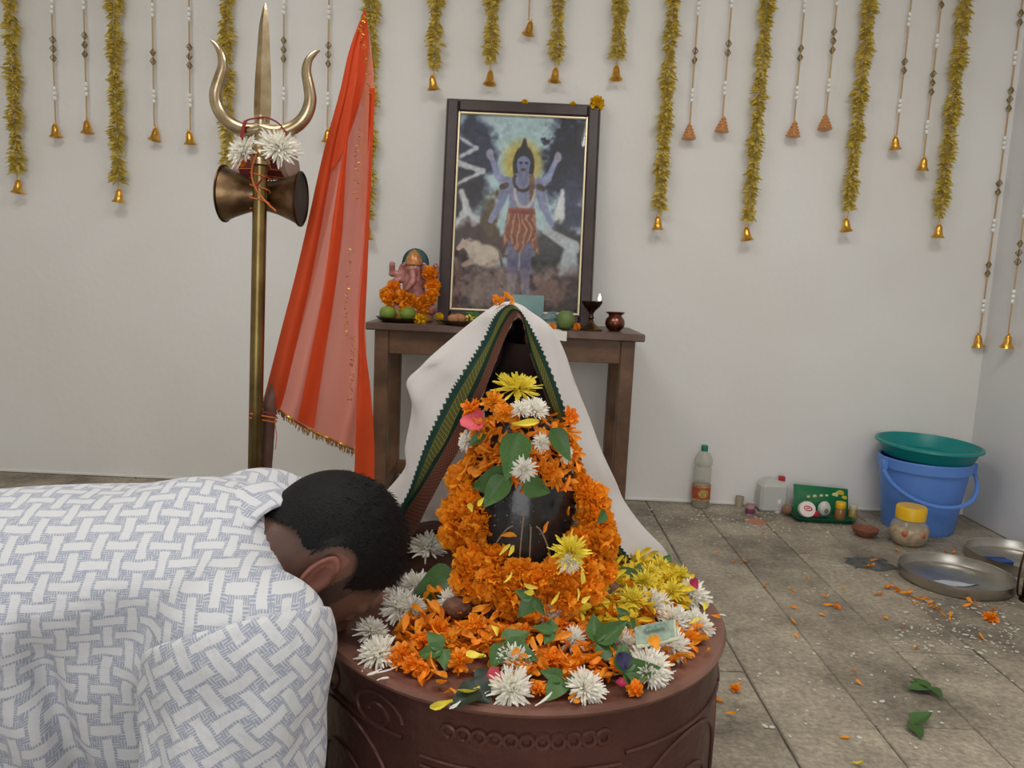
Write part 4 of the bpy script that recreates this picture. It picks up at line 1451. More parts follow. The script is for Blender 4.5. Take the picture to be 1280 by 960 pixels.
def band_mat(name, base, dots, scale_u, scale_v):
    """woven border: two-colour lattice along the strip"""
    m, t, b = new_mat(name)
    N, L = t.nodes, t.links
    uv = N.new('ShaderNodeUVMap')
    uv.uv_map = 'weave'
    sx = N.new('ShaderNodeSeparateXYZ')
    L.new(uv.outputs[0], sx.inputs[0])

    def math_(op, a, b_=None):
        n = N.new('ShaderNodeMath')
        n.operation = op
        for i, q in enumerate((a, b_)):
            if q is None:
                continue
            if isinstance(q, (int, float)):
                n.inputs[i].default_value = q
            else:
                L.new(q, n.inputs[i])
        return n.outputs[0]
    a = math_('MULTIPLY', sx.outputs[0], scale_u)
    v = math_('MULTIPLY', sx.outputs[1], scale_v)
    s1 = math_('ABSOLUTE', math_('SINE', math_('ADD', a, v)))
    s2 = math_('ABSOLUTE', math_('SINE', math_('SUBTRACT', a, v)))
    fac = math_('LESS_THAN', math_('MINIMUM', s1, s2), 0.42)
    edge = math_('LESS_THAN', math_('ABSOLUTE', math_('SUBTRACT', math_('ABSOLUTE', math_('SUBTRACT', sx.outputs[1], .5)), .46)), .02)
    fac = math_('MAXIMUM', fac, edge)
    mx = N.new('ShaderNodeMix')
    mx.data_type = 'RGBA'
    mx.inputs['A'].default_value = (*lin(base), 1)
    mx.inputs['B'].default_value = (*lin(dots), 1)
    L.new(fac, mx.inputs['Factor'])
    L.new(mx.outputs['Result'], b.inputs['Base Color'])
    b.inputs['Roughness'].default_value = .75
    return m


M_green = mat('dark_green_border', (26, 66, 54), .75, var=.2, scale=60)
M_lat = band_mat('green_gold_lattice', (48, 78, 40), (132, 126, 56), 380, 9.4)
M_brown = band_mat('maroon_gold_lattice', (84, 44, 38), (124, 78, 52), 380, 14.0)
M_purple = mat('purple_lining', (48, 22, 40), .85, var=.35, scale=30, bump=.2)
cl = thing('white_cloth', 'white cotton cloth with green and brown borders tented over the lingam', 'cloth', (0, 1.2, DH))
# rows follow the front edge: left foot -> apex -> right foot ; columns: lining edge, brown, green line, lattice, zigzag, white, silhouette, back
rowsL = [  # (brown inner), (brown/green), (lattice in), (lattice out), (zigzag edge), (fold), (silhouette)
    [(497, 700), (484, 690), (480, 684), (474, 676), (470, 670), (462, 662), (452, 655)],
    [(503, 682), (497, 664), (494, 659), (488, 652), (484, 648), (477, 638), (466, 634)],
    [(519, 664), (510, 636), (506, 632), (499, 643), (495, 643), (489, 630), (479, 618)],
    [(535, 632), (526, 612), (522, 610), (515, 617), (511, 616), (505, 600), (506, 585)],
    [(556, 593), (545, 580), (540, 578), (527, 588), (521, 588), (514, 575), (506, 560)],
    [(576, 558), (562, 550), (556, 553), (540, 556), (533, 556), (522, 540), (515, 507)],
    [(588, 525), (578, 520), (571, 520), (555, 525), (547, 526), (530, 505), (508, 478)],
    [(600, 500), (594, 490), (587, 490), (573, 491), (565, 491), (545, 470), (525, 459)],
    [(609, 480), (605, 465), (599, 465), (587, 468), (579, 469), (560, 450), (541, 443)],
    [(626, 435), (621, 425), (617, 424), (612, 425), (606, 425), (590, 412), (575, 414)],
    [(638, 408), (632, 402), (629, 400), (622, 402), (616, 402), (606, 392), (600, 394)],
    [(643, 399), (640, 391), (637, 388), (630, 388), (626, 388), (622, 383), (618, 382)]]
apex = [(648, 397), (646, 389), (644, 386), (640, 382), (637, 381), (635, 379), (633, 377)]
rowsR = [
    [(653, 401), (652, 393), (651, 390), (648, 386), (646, 384), (646, 381), (645, 379)],
    [(656, 412), (656, 405), (656, 402), (656, 400), (655, 396), (660, 392), (666, 391)],
    [(657, 424), (658, 420), (660, 418), (664, 420), (668, 420), (678, 412), (690, 410)],
    [(663, 446), (664, 445), (667, 443), (674, 444), (679, 443), (692, 440), (706, 440)],
    [(676, 480), (678, 482), (681, 482), (690, 483), (695, 483), (706, 478), (718, 476)],
    [(690, 520), (692, 518), (694, 517), (702, 520), (708, 520), (722, 520), (736, 520)],
    [(704, 552), (706, 550), (708, 548), (713, 548), (717, 548), (736, 555), (752, 563)],
    [(718, 590), (720, 588), (722, 586), (725, 585), (728, 585), (750, 592), (770, 602)],
    [(736, 632), (737, 630), (738, 628), (740, 626), (741, 624), (762, 628), (781, 627)],
    [(750, 664), (751, 662), (752, 660), (754, 657), (755, 655), (780, 655), (804, 658)],
    [(766, 690), (768, 688), (769, 686), (771, 683), (772, 680), (800, 680), (828, 683)],
    [(782, 714), (784, 711), (785, 709), (787, 705), (788, 700), (815, 703), (837, 697)]]
ROWS = rowsL + [apex] + rowsR
nr = len(ROWS)


def depth_of(i, c):
    t = abs(i - len(rowsL)) / 12.0
    left = i < len(rowsL)
    base = 1.165 + (.10 if left else .16) * t ** 1.3        # feet spread back to the rear of the pedestal
    spread = [0.018 * t, .006, 0.0, -.002, 0.0, .03 + .02 * t, .075 + .03 * t][c]
    return base + spread


GR = [[PY(ROWS[i][c][0], ROWS[i][c][1], depth_of(i, c)) for c in range(7)] for i in range(nr)]
NS = 5
FINE = [catmull([GR[i][c] for i in range(nr)], NS) for c in range(7)]
nf = len(FINE[0])
# extra columns: the cloth carries on round the back
FINE.append([FINE[6][i] + np.array([(.02 if i < nf / 2 else -.03), .09, -.015]) for i in range(nf)])
FINE.append([FINE[7][i] * .55 + (np.array([LC[0], 1.42, FINE[7][i][2] - .03])) * .45 for i in range(nf)])


def strip(ca_, cb_, nsub, wob=0.0, zig=0):
    mb = MB()
    A, B = FINE[ca_], FINE[cb_]
    vs, uvs = [], []
    ln = 0
    for i in range(nf):
        if i:
            ln += np.linalg.norm(A[i] - A[i - 1])
        for k in range(nsub + 1):
            t = k / nsub
            p = A[i] + (B[i] - A[i]) * t
            w = wob * math.sin(PI * t) * math.sin(i * .55 + t * 3)
            vs.append(p + np.array([0, w, w * .4]))
            uvs.append((ln, t))
    w_ = nsub + 1
    fs = [(i * w_ + k, i * w_ + k + 1, (i + 1) * w_ + k + 1, (i + 1) * w_ + k) for i in range(nf - 1) for k in range(nsub)]
    mb.add(vs, fs)
    return mb, uvs


def strip_obj(name, a, b, m, nsub=3, wob=0.0, label=None):
    mb, uvs = strip(a, b, nsub, wob)
    me = mb.mesh(name, m, 'all', weld=False)
    ul = me.uv_layers.new(name='weave')
    for lp in me.loops:
        ul.data[lp.index].uv = uvs[lp.vertex_index]
    o = obj(name, me, None, cl, label=label)
    return o


strip_obj('brown_border', 0, 1, M_brown, 4, label='brown woven border')
strip_obj('green_line', 1, 2, M_green, 2)
strip_obj('lattice_border', 2, 3, M_lat, 3, label='green and gold lattice border')
strip_obj('green_edge', 3, 4, M_green, 2)
wm = MB()
for a, b, n, wb in ((4, 5, 5, .004), (5, 6, 6, .007), (6, 7, 4, .004), (7, 8, 5, .01)):
    mb, _ = strip(a, b, n, wb)
    wm.add(mb.v, mb.f)
obj('cloth_body', wm, M_cloth, cl, smooth='all')
# temple-spire zigzag, each tooth proud of the white cloth
A4, A5 = FINE[4], FINE[5]
acc = 0
for i in range(6, nf - 1):
    a, b = A4[i], A4[i + 1]
    seg = np.linalg.norm(b - a)
    k = max(1, int(round(seg / .0085)))
    for j in range(k):
        p0, p1 = a + (b - a) * j / k, a + (b - a) * (j + 1) / k
        out = (A5[i] - A4[i])
        out = out / (np.linalg.norm(out) + 1e-9) * .0075
        lift = np.array([0, -.0022, .0006])
        tip = (p0 + p1) / 2 + out
        obj('zigzag_tooth', MB().add([p0 + lift * .6, p1 + lift * .6, tip + lift, p0 + lift * .2, p1 + lift * .2, tip - lift * .1], [(0, 1, 2), (3, 5, 4), (0, 3, 4, 1), (1, 4, 5, 2), (2, 5, 3, 0)]), M_green, cl, smooth=False)
# purple lining inside and the hooded stand that carries the cloth
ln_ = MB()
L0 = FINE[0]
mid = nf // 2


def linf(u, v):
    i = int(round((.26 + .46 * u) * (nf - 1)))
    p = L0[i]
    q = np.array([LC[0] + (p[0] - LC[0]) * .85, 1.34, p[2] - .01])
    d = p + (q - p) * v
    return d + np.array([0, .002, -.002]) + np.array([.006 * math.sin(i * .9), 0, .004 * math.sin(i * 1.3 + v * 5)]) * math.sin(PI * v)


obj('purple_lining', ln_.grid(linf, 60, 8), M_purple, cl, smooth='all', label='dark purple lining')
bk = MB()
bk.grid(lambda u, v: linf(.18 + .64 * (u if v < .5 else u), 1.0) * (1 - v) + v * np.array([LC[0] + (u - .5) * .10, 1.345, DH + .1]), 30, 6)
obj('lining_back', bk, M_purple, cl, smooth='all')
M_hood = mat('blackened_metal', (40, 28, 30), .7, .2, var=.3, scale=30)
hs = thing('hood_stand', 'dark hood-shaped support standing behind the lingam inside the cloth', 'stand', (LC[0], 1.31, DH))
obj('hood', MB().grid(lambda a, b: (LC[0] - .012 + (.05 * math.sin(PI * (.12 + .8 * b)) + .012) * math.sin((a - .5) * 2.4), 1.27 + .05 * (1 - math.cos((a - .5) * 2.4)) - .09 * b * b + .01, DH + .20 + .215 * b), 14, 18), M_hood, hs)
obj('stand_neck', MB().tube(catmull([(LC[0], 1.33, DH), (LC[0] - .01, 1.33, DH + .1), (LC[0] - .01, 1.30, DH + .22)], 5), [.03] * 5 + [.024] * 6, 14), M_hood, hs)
# orange petals on the ridge of the cloth
for i in range(12):
    px, py = random.uniform(616, 648), random.uniform(376, 381)
    tag(inst('marigold_petal', ME_PO[i % 5], PY(px, py + abs(px - 632) * .18, 1.19), (random.uniform(.2, .9), random.uniform(-.4, .4), random.uniform(0, 6)), .75), 'orange petal lying on the peak of the white cloth', 'petal', 'orange petals on the cloth peak')
# ------------------------------------------------------------------ flowers heaped on the lingam
R = random.Random(21)


def joined_petals(shapes, places):
    mb = MB()
    for sh, loc, rot, s in places:
        p = shapes[sh]
        l = Vector(tuple(map(float, loc)))
        mb.add([rot @ (Vector(v) * s) + l for v in p.v], p.f)
    return mb


pl = []
for i in range(430):
    z = DH + R.triangular(.197, .318, .25)
    th = dg(R.uniform(-150, 150))
    off = R.uniform(.002, .011)
    p = lsurf(th, min(z, DH + .306), off)
    n = Vector((math.sin(th), -math.cos(th), .5 + 2.0 * max(0, z - DH - .24) / .06))
    pl.append((R.randrange(5), p, rot_on(n, R.uniform(0, 6.28), R.uniform(-.5, .5), R.uniform(0, 6)), R.uniform(.7, 1.05)))
hp = obj('marigold_petal_heap', joined_petals(PET, pl), mat('heaped_marigold', (250, 164, 30), .6, rgb2=(236, 128, 14), scale=60, thin=.2), smooth='all', weld=False)
tag(hp, 'heap of loose orange marigold petals covering the lingam top', 'petals')
hp['kind'] = 'stuff'
for i in range(60):
    z = DH + R.uniform(.215, .30)
    th = dg(R.uniform(-85, 85))
    p = lsurf(th, z, R.uniform(.008, .018))
    n = Vector((math.sin(th), -math.cos(th), .5))
    tag(inst('marigold_petal', ME_PO[i % 5], p, rot_on(n, R.uniform(0, 6.28), R.uniform(-.4, .5), R.uniform(0, 6)), R.uniform(.8, 1.2)), 'orange marigold petal stuck on the heap over the black lingam', 'petal', 'orange petals on the lingam')
for i, (px, py, Y, s) in enumerate(((590, 512, 1.14, .026), (600, 535, 1.12, .026), (690, 590, 1.10, .026), (672, 585, 1.095, .024), (712, 520, 1.13, .022), (630, 515, 1.11, .024), (585, 550, 1.15, .022))):
    n = Vector((px - 655, -90, 40))
    tag(inst('marigold', ME_TAGETES[i % 3], PY(px, py, Y + .01), rot_on(n, i), s * .68), 'ragged orange marigold head on the upper part of the lingam', 'flower', 'ragged marigolds on the lingam')
tag(inst('marigold', ME_TAGETES[0], PY(616, 502, 1.14), rot_on((-.4, -.6, .5), 1), .018), 'ragged orange marigold beside the pink rose petal on the lingam', 'flower')
chrys(PY(646, 486, 1.17), .033, (0, -.42, 1), 'yellow chrysanthemum crowning the top of the lingam', kind='yellow')
chrys(PY(668, 511, 1.13), .021, (.2, -.5, .8), 'white chrysanthemum just below the yellow one on the lingam')
chrys(PY(650, 512, 1.12), .016, (-.1, -.5, .8), 'half hidden small white chrysanthemum under the yellow crown flower')
chrys(PY(583, 551, 1.14), .016, (-.8, -.5, .2), 'small white chrysanthemum at the garland shoulder, beside the brown border')
chrys(PY(676, 553, 1.105), .013, (.2, -.8, .3), 'small white chrysanthemum between two leaves high on the lingam')
chrys(PY(707, 567, 1.12), .014, (.7, -.6, .1), 'small white chrysanthemum against the white cloth on the lingam')
chrys(PY(655, 586, 1.072), .017, (0, -1, .1), 'white chrysanthemum hanging on the front of the black lingam')
o = tag(inst('rose_petal', petal_mb(.038, .042, .9, .5, 0, 4, 5).mesh('rose_petal', M_rose, 'all'), PY(604, 514, 1.135), rot_on((-.5, -.8, .3), 2.9), 1), 'pink rose petal at the edge of the lingam heap', 'petal')
tag(inst('yellow_petal', petal_mb(.04, .012, .2, .8, .1).mesh('yellow_petal', M_yell, 'all'), PY(640, 531, 1.10), rot_on((0, -.8, .5), -1.45), 1), 'long yellow petal lying across the lingam heap', 'petal')


def single_leaf(px, py, Y, size, n, spin, label, k=0, m=None):
    o = inst('leaf', ME_LEAF[k], PY(px, py, Y), rot_on(n, spin), size)
    return tag(o, label, 'leaf')


single_leaf(650, 540, 1.095, .074, (0, -1, .25), 2.9, 'bright green leaf lying point down over the orange petals', 0)
single_leaf(608, 540, 1.12, .035, (-.4, -.8, .3), 2.4, 'small green leaf among the orange petals at the lingam shoulder', 2)
single_leaf(688, 535, 1.105, .058, (.4, -.8, .3), -2.7, 'long narrow green leaf on the cloth side of the lingam heap', 2)
single_leaf(640, 598, 1.09, .066, (-.3, -.95, .2), 1.9, 'broad dark green leaf on the garland side of the black stone', 1)
single_leaf(634, 595, 1.088, .058, (-.2, -1, .3), 2.6, 'folded dark green leaf below the white hanging flower', 0)
single_leaf(653, 604, 1.083, .048, (.3, -.95, .2), -1.9, 'rounded green leaf beside the white hanging flower', 1)
for i, (px, py, a) in enumerate(((666, 645, .4), (686, 655, 2.6), (700, 700, 1.0), (630, 665, 1.7))):
    pass
for i, (px, py, sp) in enumerate(((684, 652, 2.5), (698, 690, 2.9), (712, 640, 2.2), (627, 668, -1.4), (640, 690, 1.2))):
    th = math.asin(max(-.95, min(.95, (PY(px, py, 1.12)[0] - LC[0]) / .09)))
    z = PY(px, py, 1.11)[2]
    tag(inst('marigold_petal', ME_PO[i], lsurf(th, z, .003), rot_on((math.sin(th), -math.cos(th), 0), sp), .85), 'single orange petal sticking to the bare black stone', 'petal', 'orange petals on the bare stone')
# yellow chrysanthemum and petals caught on the garland
chrys(PY(712, 690, 1.03), .025, (.1, -.7, .6), 'yellow chrysanthemum resting on the marigold garland', kind='yellow')
chrys(PY(712, 703, 1.02), .014, (.1, -.8, .3), 'small faded white flower under the yellow one on the garland')
for i, (px, py) in enumerate(((636, 695), (624, 694), (655, 740), (672, 735), (722, 735), (738, 745), (700, 740), (590, 640), (728, 712), (640, 715), (605, 622))):
    tag(inst('yellow_petal', ME_PY[i % 5], PY(px, py, 1.012 + (.07 if py < 660 else 0)), rot_on((random.uniform(-.4, .4), -.8, .4), random.uniform(0, 6)), .72), 'yellow petal caught on the orange marigold garland', 'petal', 'yellow petals on the garland')
bel_leaf(PY(666, 748, 1.02), .034, (0, -.9, .45), 2.6, 'small three-part leaf hanging down in front of the garland', seed=4)
single_leaf(757, 640, 1.10, .03, (.6, -.6, .3), 2.0, 'small green leaf on the outer flank of the garland beside the cloth', 0)

# ------------------------------------------------------------------ bed of petals and flowers on the pedestal top


def inpoly(x, y, P):
    c = False
    j = len(P) - 1
    for i in range(len(P)):
        if (P[i][1] > y) != (P[j][1] > y) and x < (P[j][0] - P[i][0]) * (y - P[i][1]) / (P[j][1] - P[i][1]) + P[i][0]:
            c = not c
        j = i
    return c


def sample_poly(P, n, rr):
    out = []
    xs, ys = [p[0] for p in P], [p[1] for p in P]
    while len(out) < n:
        x, y = rr.uniform(min(xs), max(xs)), rr.uniform(min(ys), max(ys))
        if inpoly(x, y, P):
            out.append((x, y))
    return out


def heap_h(p):
    """height of the flower bed above the copper, highest against the stone"""
    d = math.hypot(p[0] - LC[0], p[1] - LC[1])
    return max(0.0, .042 * (1 - max(0, d - .11) / .18))


def bed(name, poly, n, m, label, seed, up=0.0):
    rr = random.Random(seed)
    pl = []
    for x, y in sample_poly(poly, n, rr):
        p = PZ(x, y, DH + .008)
        if math.hypot(p[0] - DC[0], p[1] - DC[1]) > DR - .02:
            continue
        z = DH + .004 + heap_h(p) * rr.uniform(0, 1) + up
        pl.append((rr.randrange(5), (p[0], p[1], z), rot_on((rr.uniform(-.3, .3), rr.uniform(-.5, .2), 1), rr.uniform(0, 6.28), rr.uniform(-.5, .5), rr.uniform(0, 6)), rr.uniform(.75, 1.25)))
    o = obj(name, joined_petals(PET, pl), m, smooth='all', weld=False)
    o['kind'] = 'stuff'
    return tag(o, label, 'petals')


poly_o = [(505, 775), (560, 745), (620, 770), (740, 775), (850, 760), (880, 790), (830, 830), (770, 840), (720, 860), (680, 840), (640, 850), (600, 810), (540, 840), (500, 825)]
bed('marigold_petal_bed', poly_o, 800, mat('bed_marigold', (250, 166, 34), .6, rgb2=(232, 126, 16), scale=45, thin=.2), 'dense bed of loose orange marigold petals on the pedestal top', 31)
poly_y = [(750, 745), (790, 700), (830, 705), (865, 745), (840, 760), (800, 775), (790, 800), (745, 800), (700, 790)]
bed('yellow_petal_bed', poly_y, 700, mat('bed_yellow', (240, 218, 62), .6, rgb2=(234, 196, 36), scale=45, thin=.2), 'bed of loose yellow petals on the cloth side of the pedestal top', 32, .010)
# loose single petals on top
rr = random.Random(33)
for i, (x, y) in enumerate(sample_poly(poly_o, 105, rr)):
    p = PZ(x, y, DH + .012)
    if math.hypot(p[0] - DC[0], p[1] - DC[1]) > DR - .02:
        continue
    z = DH + .008 + heap_h(p) * .95
    tag(inst('marigold_petal', ME_PO[i % 5], (p[0], p[1], z), rot_on((rr.uniform(-.4, .4), rr.uniform(-.7, .2), 1), rr.uniform(0, 6), rr.uniform(-.5, .5), rr.uniform(0, 6)), rr.uniform(.8, 1.15)), 'loose orange marigold petal on top of the petal bed', 'petal', 'loose orange petals on the pedestal')
for i, (x, y) in enumerate(((514, 861), (522, 858), (545, 852), (555, 872), (563, 862), (728, 880), (712, 878), (773, 842), (880, 800), (890, 812), (869, 800), (897, 790), (860, 815), (845, 820), (540, 830), (506, 832), (820, 846), (790, 858), (600, 845), (888, 770))):
    p = PZ(x, y, DH + .004)
    d = math.hypot(p[0] - DC[0], p[1] - DC[1])
    if d > DR - .012:
        p = DC + (p - DC) * (DR - .016) / d
    tag(inst('marigold_petal', ME_PO[i % 5], (p[0], p[1], DH + .004), rot_on((0, 0, 1), rr.uniform(0, 6)), rr.uniform(.8, 1.1)), 'stray orange petal on the bare copper near the pedestal rim', 'petal', 'stray orange petals near the rim')
for i, (x, y, s) in enumerate(((607, 832, 1.1), (590, 830, .9), (600, 862, 1.1), (612, 858, 1.1), (566, 880, .9), (860, 785, .9), (880, 765, .7), (612, 805, 1.0), (780, 690, 1.0))):
    p = PZ(x, y, DH + .01)
    tag(inst('yellow_petal', ME_PY[(i * 2) % 5], (p[0], p[1], DH + .012 + heap_h(p)), rot_on((0, -.3, 1), rr.uniform(0, 6)), s * 1.1), 'loose yellow petal lying on leaves near the pedestal rim', 'petal', 'loose yellow petals on the pedestal')
for i, (x, y) in enumerate(((466, 843), (553, 842), (669, 884), (471, 852), (576, 878), (895, 770), (476, 838), (690, 830))):
    p = PZ(x, y, DH + .004)
    tag(inst('white_petal', ME_PW[i % 2], (p[0], p[1], DH + .005), rot_on((0, 0, 1), rr.uniform(0, 6)), 1.1), 'single narrow white petal on the copper pedestal top', 'petal', 'white petals on the pedestal')
# ragged marigold heads lying on the bed
for i, (x, y, s) in enumerate(((500, 812, .030), (530, 800, .030), (520, 822, .028), (560, 805, .028), (548, 790, .026), (592, 790, .030), (575, 822, .026), (625, 800, .026), (640, 775, .028), (700, 790, .024), (690, 822, .026), (672, 850, .022), (655, 800, .024), (760, 778, .028), (735, 800, .026), (795, 715, .026), (815, 700, .024), (780, 745, .03), (765, 765, .026), (775, 822, .022), (795, 850, .018), (630, 818, .022))):
    p = PZ(x, y, DH + .02)
    tag(inst('marigold', ME_TAGETES[i % 3], (p[0], p[1], DH + .008 + heap_h(p) * .8), rot_on((rr.uniform(-.6, .6), rr.uniform(-.9, 0), .8), rr.uniform(0, 6)), s * .66), 'ragged orange marigold head lying in the petal bed', 'flower', 'ragged marigolds in the petal bed')
for i, (x, y, s) in enumerate(((826, 705, .03), (850, 715, .03), (805, 735, .03), (840, 740, .028), (790, 760, .03), (812, 720, .028))):
    p = PZ(x, y, DH + .03)
    o = chrys((p[0], p[1], DH + .020 + heap_h(p)), s * .66, (rr.uniform(-.5, .5), -.6, .8), 'yellow chrysanthemum in the yellow bed beside the cloth hem', 'yellow chrysanthemums on the pedestal', kind='yellow')
# white chrysanthemums: one by one
WL = [(638, 864, .029, (0, -.75, .7), 'fresh round white chrysanthemum at the front rim, beside the pink petal'), (465, 813, .030, (-.1, -.35, .9), 'white chrysanthemum on the bare copper before the man\'s face'), (465, 786, .025, (.2, -.3, .9), 'white chrysanthemum close under the bowing man\'s nose'),
      (740, 864, .027, (.2, -.5, .8), 'white chrysanthemum at the front rim beside the round leaves'), (690, 786, .027, (.1, -.6, .7), 'white chrysanthemum below the hanging leaf in front of the garland'), (645, 826, .026, (0, -.5, .8), 'crushed white chrysanthemum in the middle of the orange petals'),
      (866, 740, .033, (.1, -.6, .8), 'white chrysanthemum with a magenta petal in its middle'), (815, 760, .031, (0, -.5, .8), 'white chrysanthemum behind the folded banknote'), (845, 775, .029, (.2, -.5, .8), 'white chrysanthemum touching the end of the folded banknote'),
      (872, 775, .029, (.3, -.4, .8), 'white chrysanthemum nearest the outer rim by the banknote'), (840, 803, .029, (.2, -.6, .7), 'white chrysanthemum in front of the folded banknote'), (805, 808, .025, (0, -.6, .7), 'white chrysanthemum beside the orange marigold before the banknote'),
      (812, 828, .033, (.1, -.6, .7), 'white chrysanthemum with an orange petal in its middle'), (826, 842, .026, (.4, -.5, .7), 'white chrysanthemum at the rim below the one with the orange petal'), (775, 805, .024, (0, -.6, .7), 'white chrysanthemum beside the dark violet flower'),
      (500, 765, .032, (0, -.5, .8), 'white chrysanthemum in the heap by the man\'s forehead'), (520, 745, .030, (0, -.5, .8), 'white chrysanthemum behind the forehead heap'), (515, 768, .022, (.3, -.5, .8), 'small white chrysanthemum touching the big green leaf'),
      (716, 806, .020, (0, -.6, .7), 'small white chrysanthemum under the leaf on the petal bed'), (562, 765, .02, (0, -.6, .7), 'small white chrysanthemum beside the brown husk lump')]
for x, y, r, n, lab in WL:
    p = PZ(x, y, DH + .018)
    d = math.hypot(p[0] - DC[0], p[1] - DC[1])
    if d > DR - .03:
        p = DC + (p - DC) * (DR - .03) / d
    chrys((p[0], p[1], DH + .010 + heap_h(p) * .8), r * .9, n, lab)
for (x, y, r, lab) in ((535, 686, .034, 'cream chrysanthemum lying on the raised spout lip'), (504, 738, .030, 'cream chrysanthemum below the raised spout lip')):
    p = PZ(x, y, DH + (.05 if y < 700 else .02))
    chrys((p[0], p[1], DH + (.052 if y < 700 else .02)), r, (0, -.3, 1), lab)
p = PZ(868, 737, DH + .04)
tag(inst('magenta_petal', petal_mb(.018, .017, .8, .5, 0, 3, 4).mesh('magenta_petal', M_mag, 'all'), (p[0], p[1] - .014, DH + .046), rot_on((0, -.5, .8), .4), 1.0), 'magenta petal on the white flower near the cloth hem', 'petal')
p = PZ(822, 824, DH + .03)
tag(inst('marigold_petal', petal_mb(.02, .018, .5, .5, 0, 3, 4).mesh('marigold_petal', M_marigd, 'all'), (p[0] - .004, p[1] - .012, DH + .048), rot_on((0, -.5, .8), .3), 1.0), 'broad orange petal in the middle of a white chrysanthemum', 'petal')
p = PZ(606, 855, DH + .01)
tag(inst('rose_petal', petal_mb(.024, .022, .5, .5, 0, 4, 4).mesh('rose_petal', M_rose, 'all'), (p[0], p[1], DH + .012), rot_on((0, -.6, .8), -1.0), 1), 'pink rose petal beside the fresh white chrysanthemum at the rim', 'petal')
# violet flower with magenta petal
p = PZ(780, 838, DH + .02)
t = thing('violet_flower', 'dark violet flower with magenta tip between leaves and white flowers', 'flower', (p[0], p[1], DH + .012))
for k in range(5):
    inst('petal', ME_PO[k].copy() if False else petal_mb(.024, .010, .4, .6, .2).mesh('violet_petal', M_blue, 'all'), (p[0], p[1], DH + .02), rot_on((0, -.7, .7), -.6 + .3 * k, .2 * (k - 2)), 1, t)
inst('magenta_petal', petal_mb(.017, .015, .8, .5, 0, 3, 4).mesh('magenta_petal', M_mag, 'all'), (p[0] - .004, p[1] - .012, DH + .016), rot_on((0, -.6, .8), 2.9), 1, t)
# dark seed / coconut pieces in the heap
M_coir = mat('brown_coir', (120, 84, 66), .85, rgb2=(84, 54, 44), scale=60, bump=.6, bscale=120)
for i, (x, y, r, lab) in enumerate(((572, 768, .020, 'small brown husk lump beside the big green leaf'), (752, 752, .032, 'dark brown husk lump below the garland beside the yellow bed'))):
    p = PZ(x, y, DH + .02)
    tag(obj('brown_nut', MB().ball((p[0], p[1], DH + .03), (r * 1.2, r, r * .8), 16, 10), M_coir), lab, 'nut')
# leaves on the pedestal
p = PZ(560, 735, DH + .04)
o = tag(inst('leaf', ME_LEAF[1], PZ(572, 718, DH + .06), rot_on((-.15, -.75, .7), 2.25), .085), 'big single green leaf leaning on the garland by the man', 'leaf')
LV = [(628, 815, .055, (0, -.5, .9), -2.2, 'three-part green leaf in the middle of the petal bed'), (705, 845, .040, (0, -.6, .8), 2.6, 'three-part green leaf with round leaflets at the front rim'), (745, 812, .055, (.1, -.6, .8), -1.2, 'long three-part green leaf below the yellow bed'),
      (780, 838, .052, (.2, -.6, .7), -1.5, 'dark three-part leaf beside the violet flower'), (785, 785, .030, (0, -.6, .8), 2.2, 'small three-part leaf under the folded banknote'), (553, 815, .040, (0, -.6, .8), 2.0, 'three-part leaf half buried in orange petals by the white flower'),
      (795, 735, .035, (.2, -.6, .8), .9, 'dark three-part leaf beside the cloth hem'), (590, 755, .040, (-.2, -.6, .8), 1.6, 'three-part leaf under the garland beside the brown husk lump'), (690, 805, .030, (0, -.5, .8), 1.5, 'small leaf sprig below the hanging white flower'), (829, 705, .035, (.3, -.5, .8), -1.0, 'three-part leaf under the orange flower at the cloth hem')]
for i, (x, y, s, n, spn, lab) in enumerate(LV):
    p = PZ(x, y, DH + .02)
    bel_leaf((p[0], p[1], DH + .016 + heap_h(p)), s, n, spn, lab, seed=i)
for (x, y, s, spn, lab) in ((612, 838, .055, 2.9, 'nearly black wilted leaf folded under the green leaf at the rim'), (585, 850, .06, -2.4, 'nearly black wilted leaf beside the pink petal'), (600, 862, .055, 2.2, 'nearly black wilted leaf lowest on the rim')):
    p = PZ(x, y, DH + .012)
    o = inst('leaf', leaf_mb(1, .75, .3, -.3, .05, 6).mesh('leaf', M_leafd, 'all', weld=False), (p[0], p[1], DH + .012), rot_on((0, -.35, .9), spn), s * .8)
    tag(o, lab, 'leaf')
# folded banknote
M_note = mat('green_grey_banknote', (156, 170, 150), .7, rgb2=(128, 148, 130), scale=160, detail=2)
M_notee = mat('banknote_edge', (196, 196, 170), .8)
n0, n1 = PZ(793, 785, DH + .05), PZ(845, 778, DH + .05)
nt = thing('banknote', 'folded green banknote lying on the white chrysanthemums', 'banknote', tuple((n0 + n1) / 2))
dx = Vector(tuple(n1 - n0))
dx.z = 0.004
ux = dx.normalized()
dyv = Vector((0, -.022, -.017))
up_ = ux.cross(dyv).normalized()
if up_.z < 0:
    up_ = -up_
for k in range(4):
    o_ = Vector(tuple(n0)) + up_ * (.0016 * k - .002)
    ext = 1 - .03 * k
    mb = MB().grid(lambda a, b: tuple(o_ + dx * a * ext + dyv * b + up_ * (.0018 * math.sin(PI * a) + .0012 * math.sin(3 * b + k))), 10, 5)
    obj('folded_layer', mb, M_note if k in (0, 3) else M_notee, nt)
obj('fold_edge', MB().tube([Vector(tuple(n0)) + dyv + dx * a + up_ * .001 for a in (0, .3, .6, 1)], .0032, 8, flat=.8), M_notee, nt)
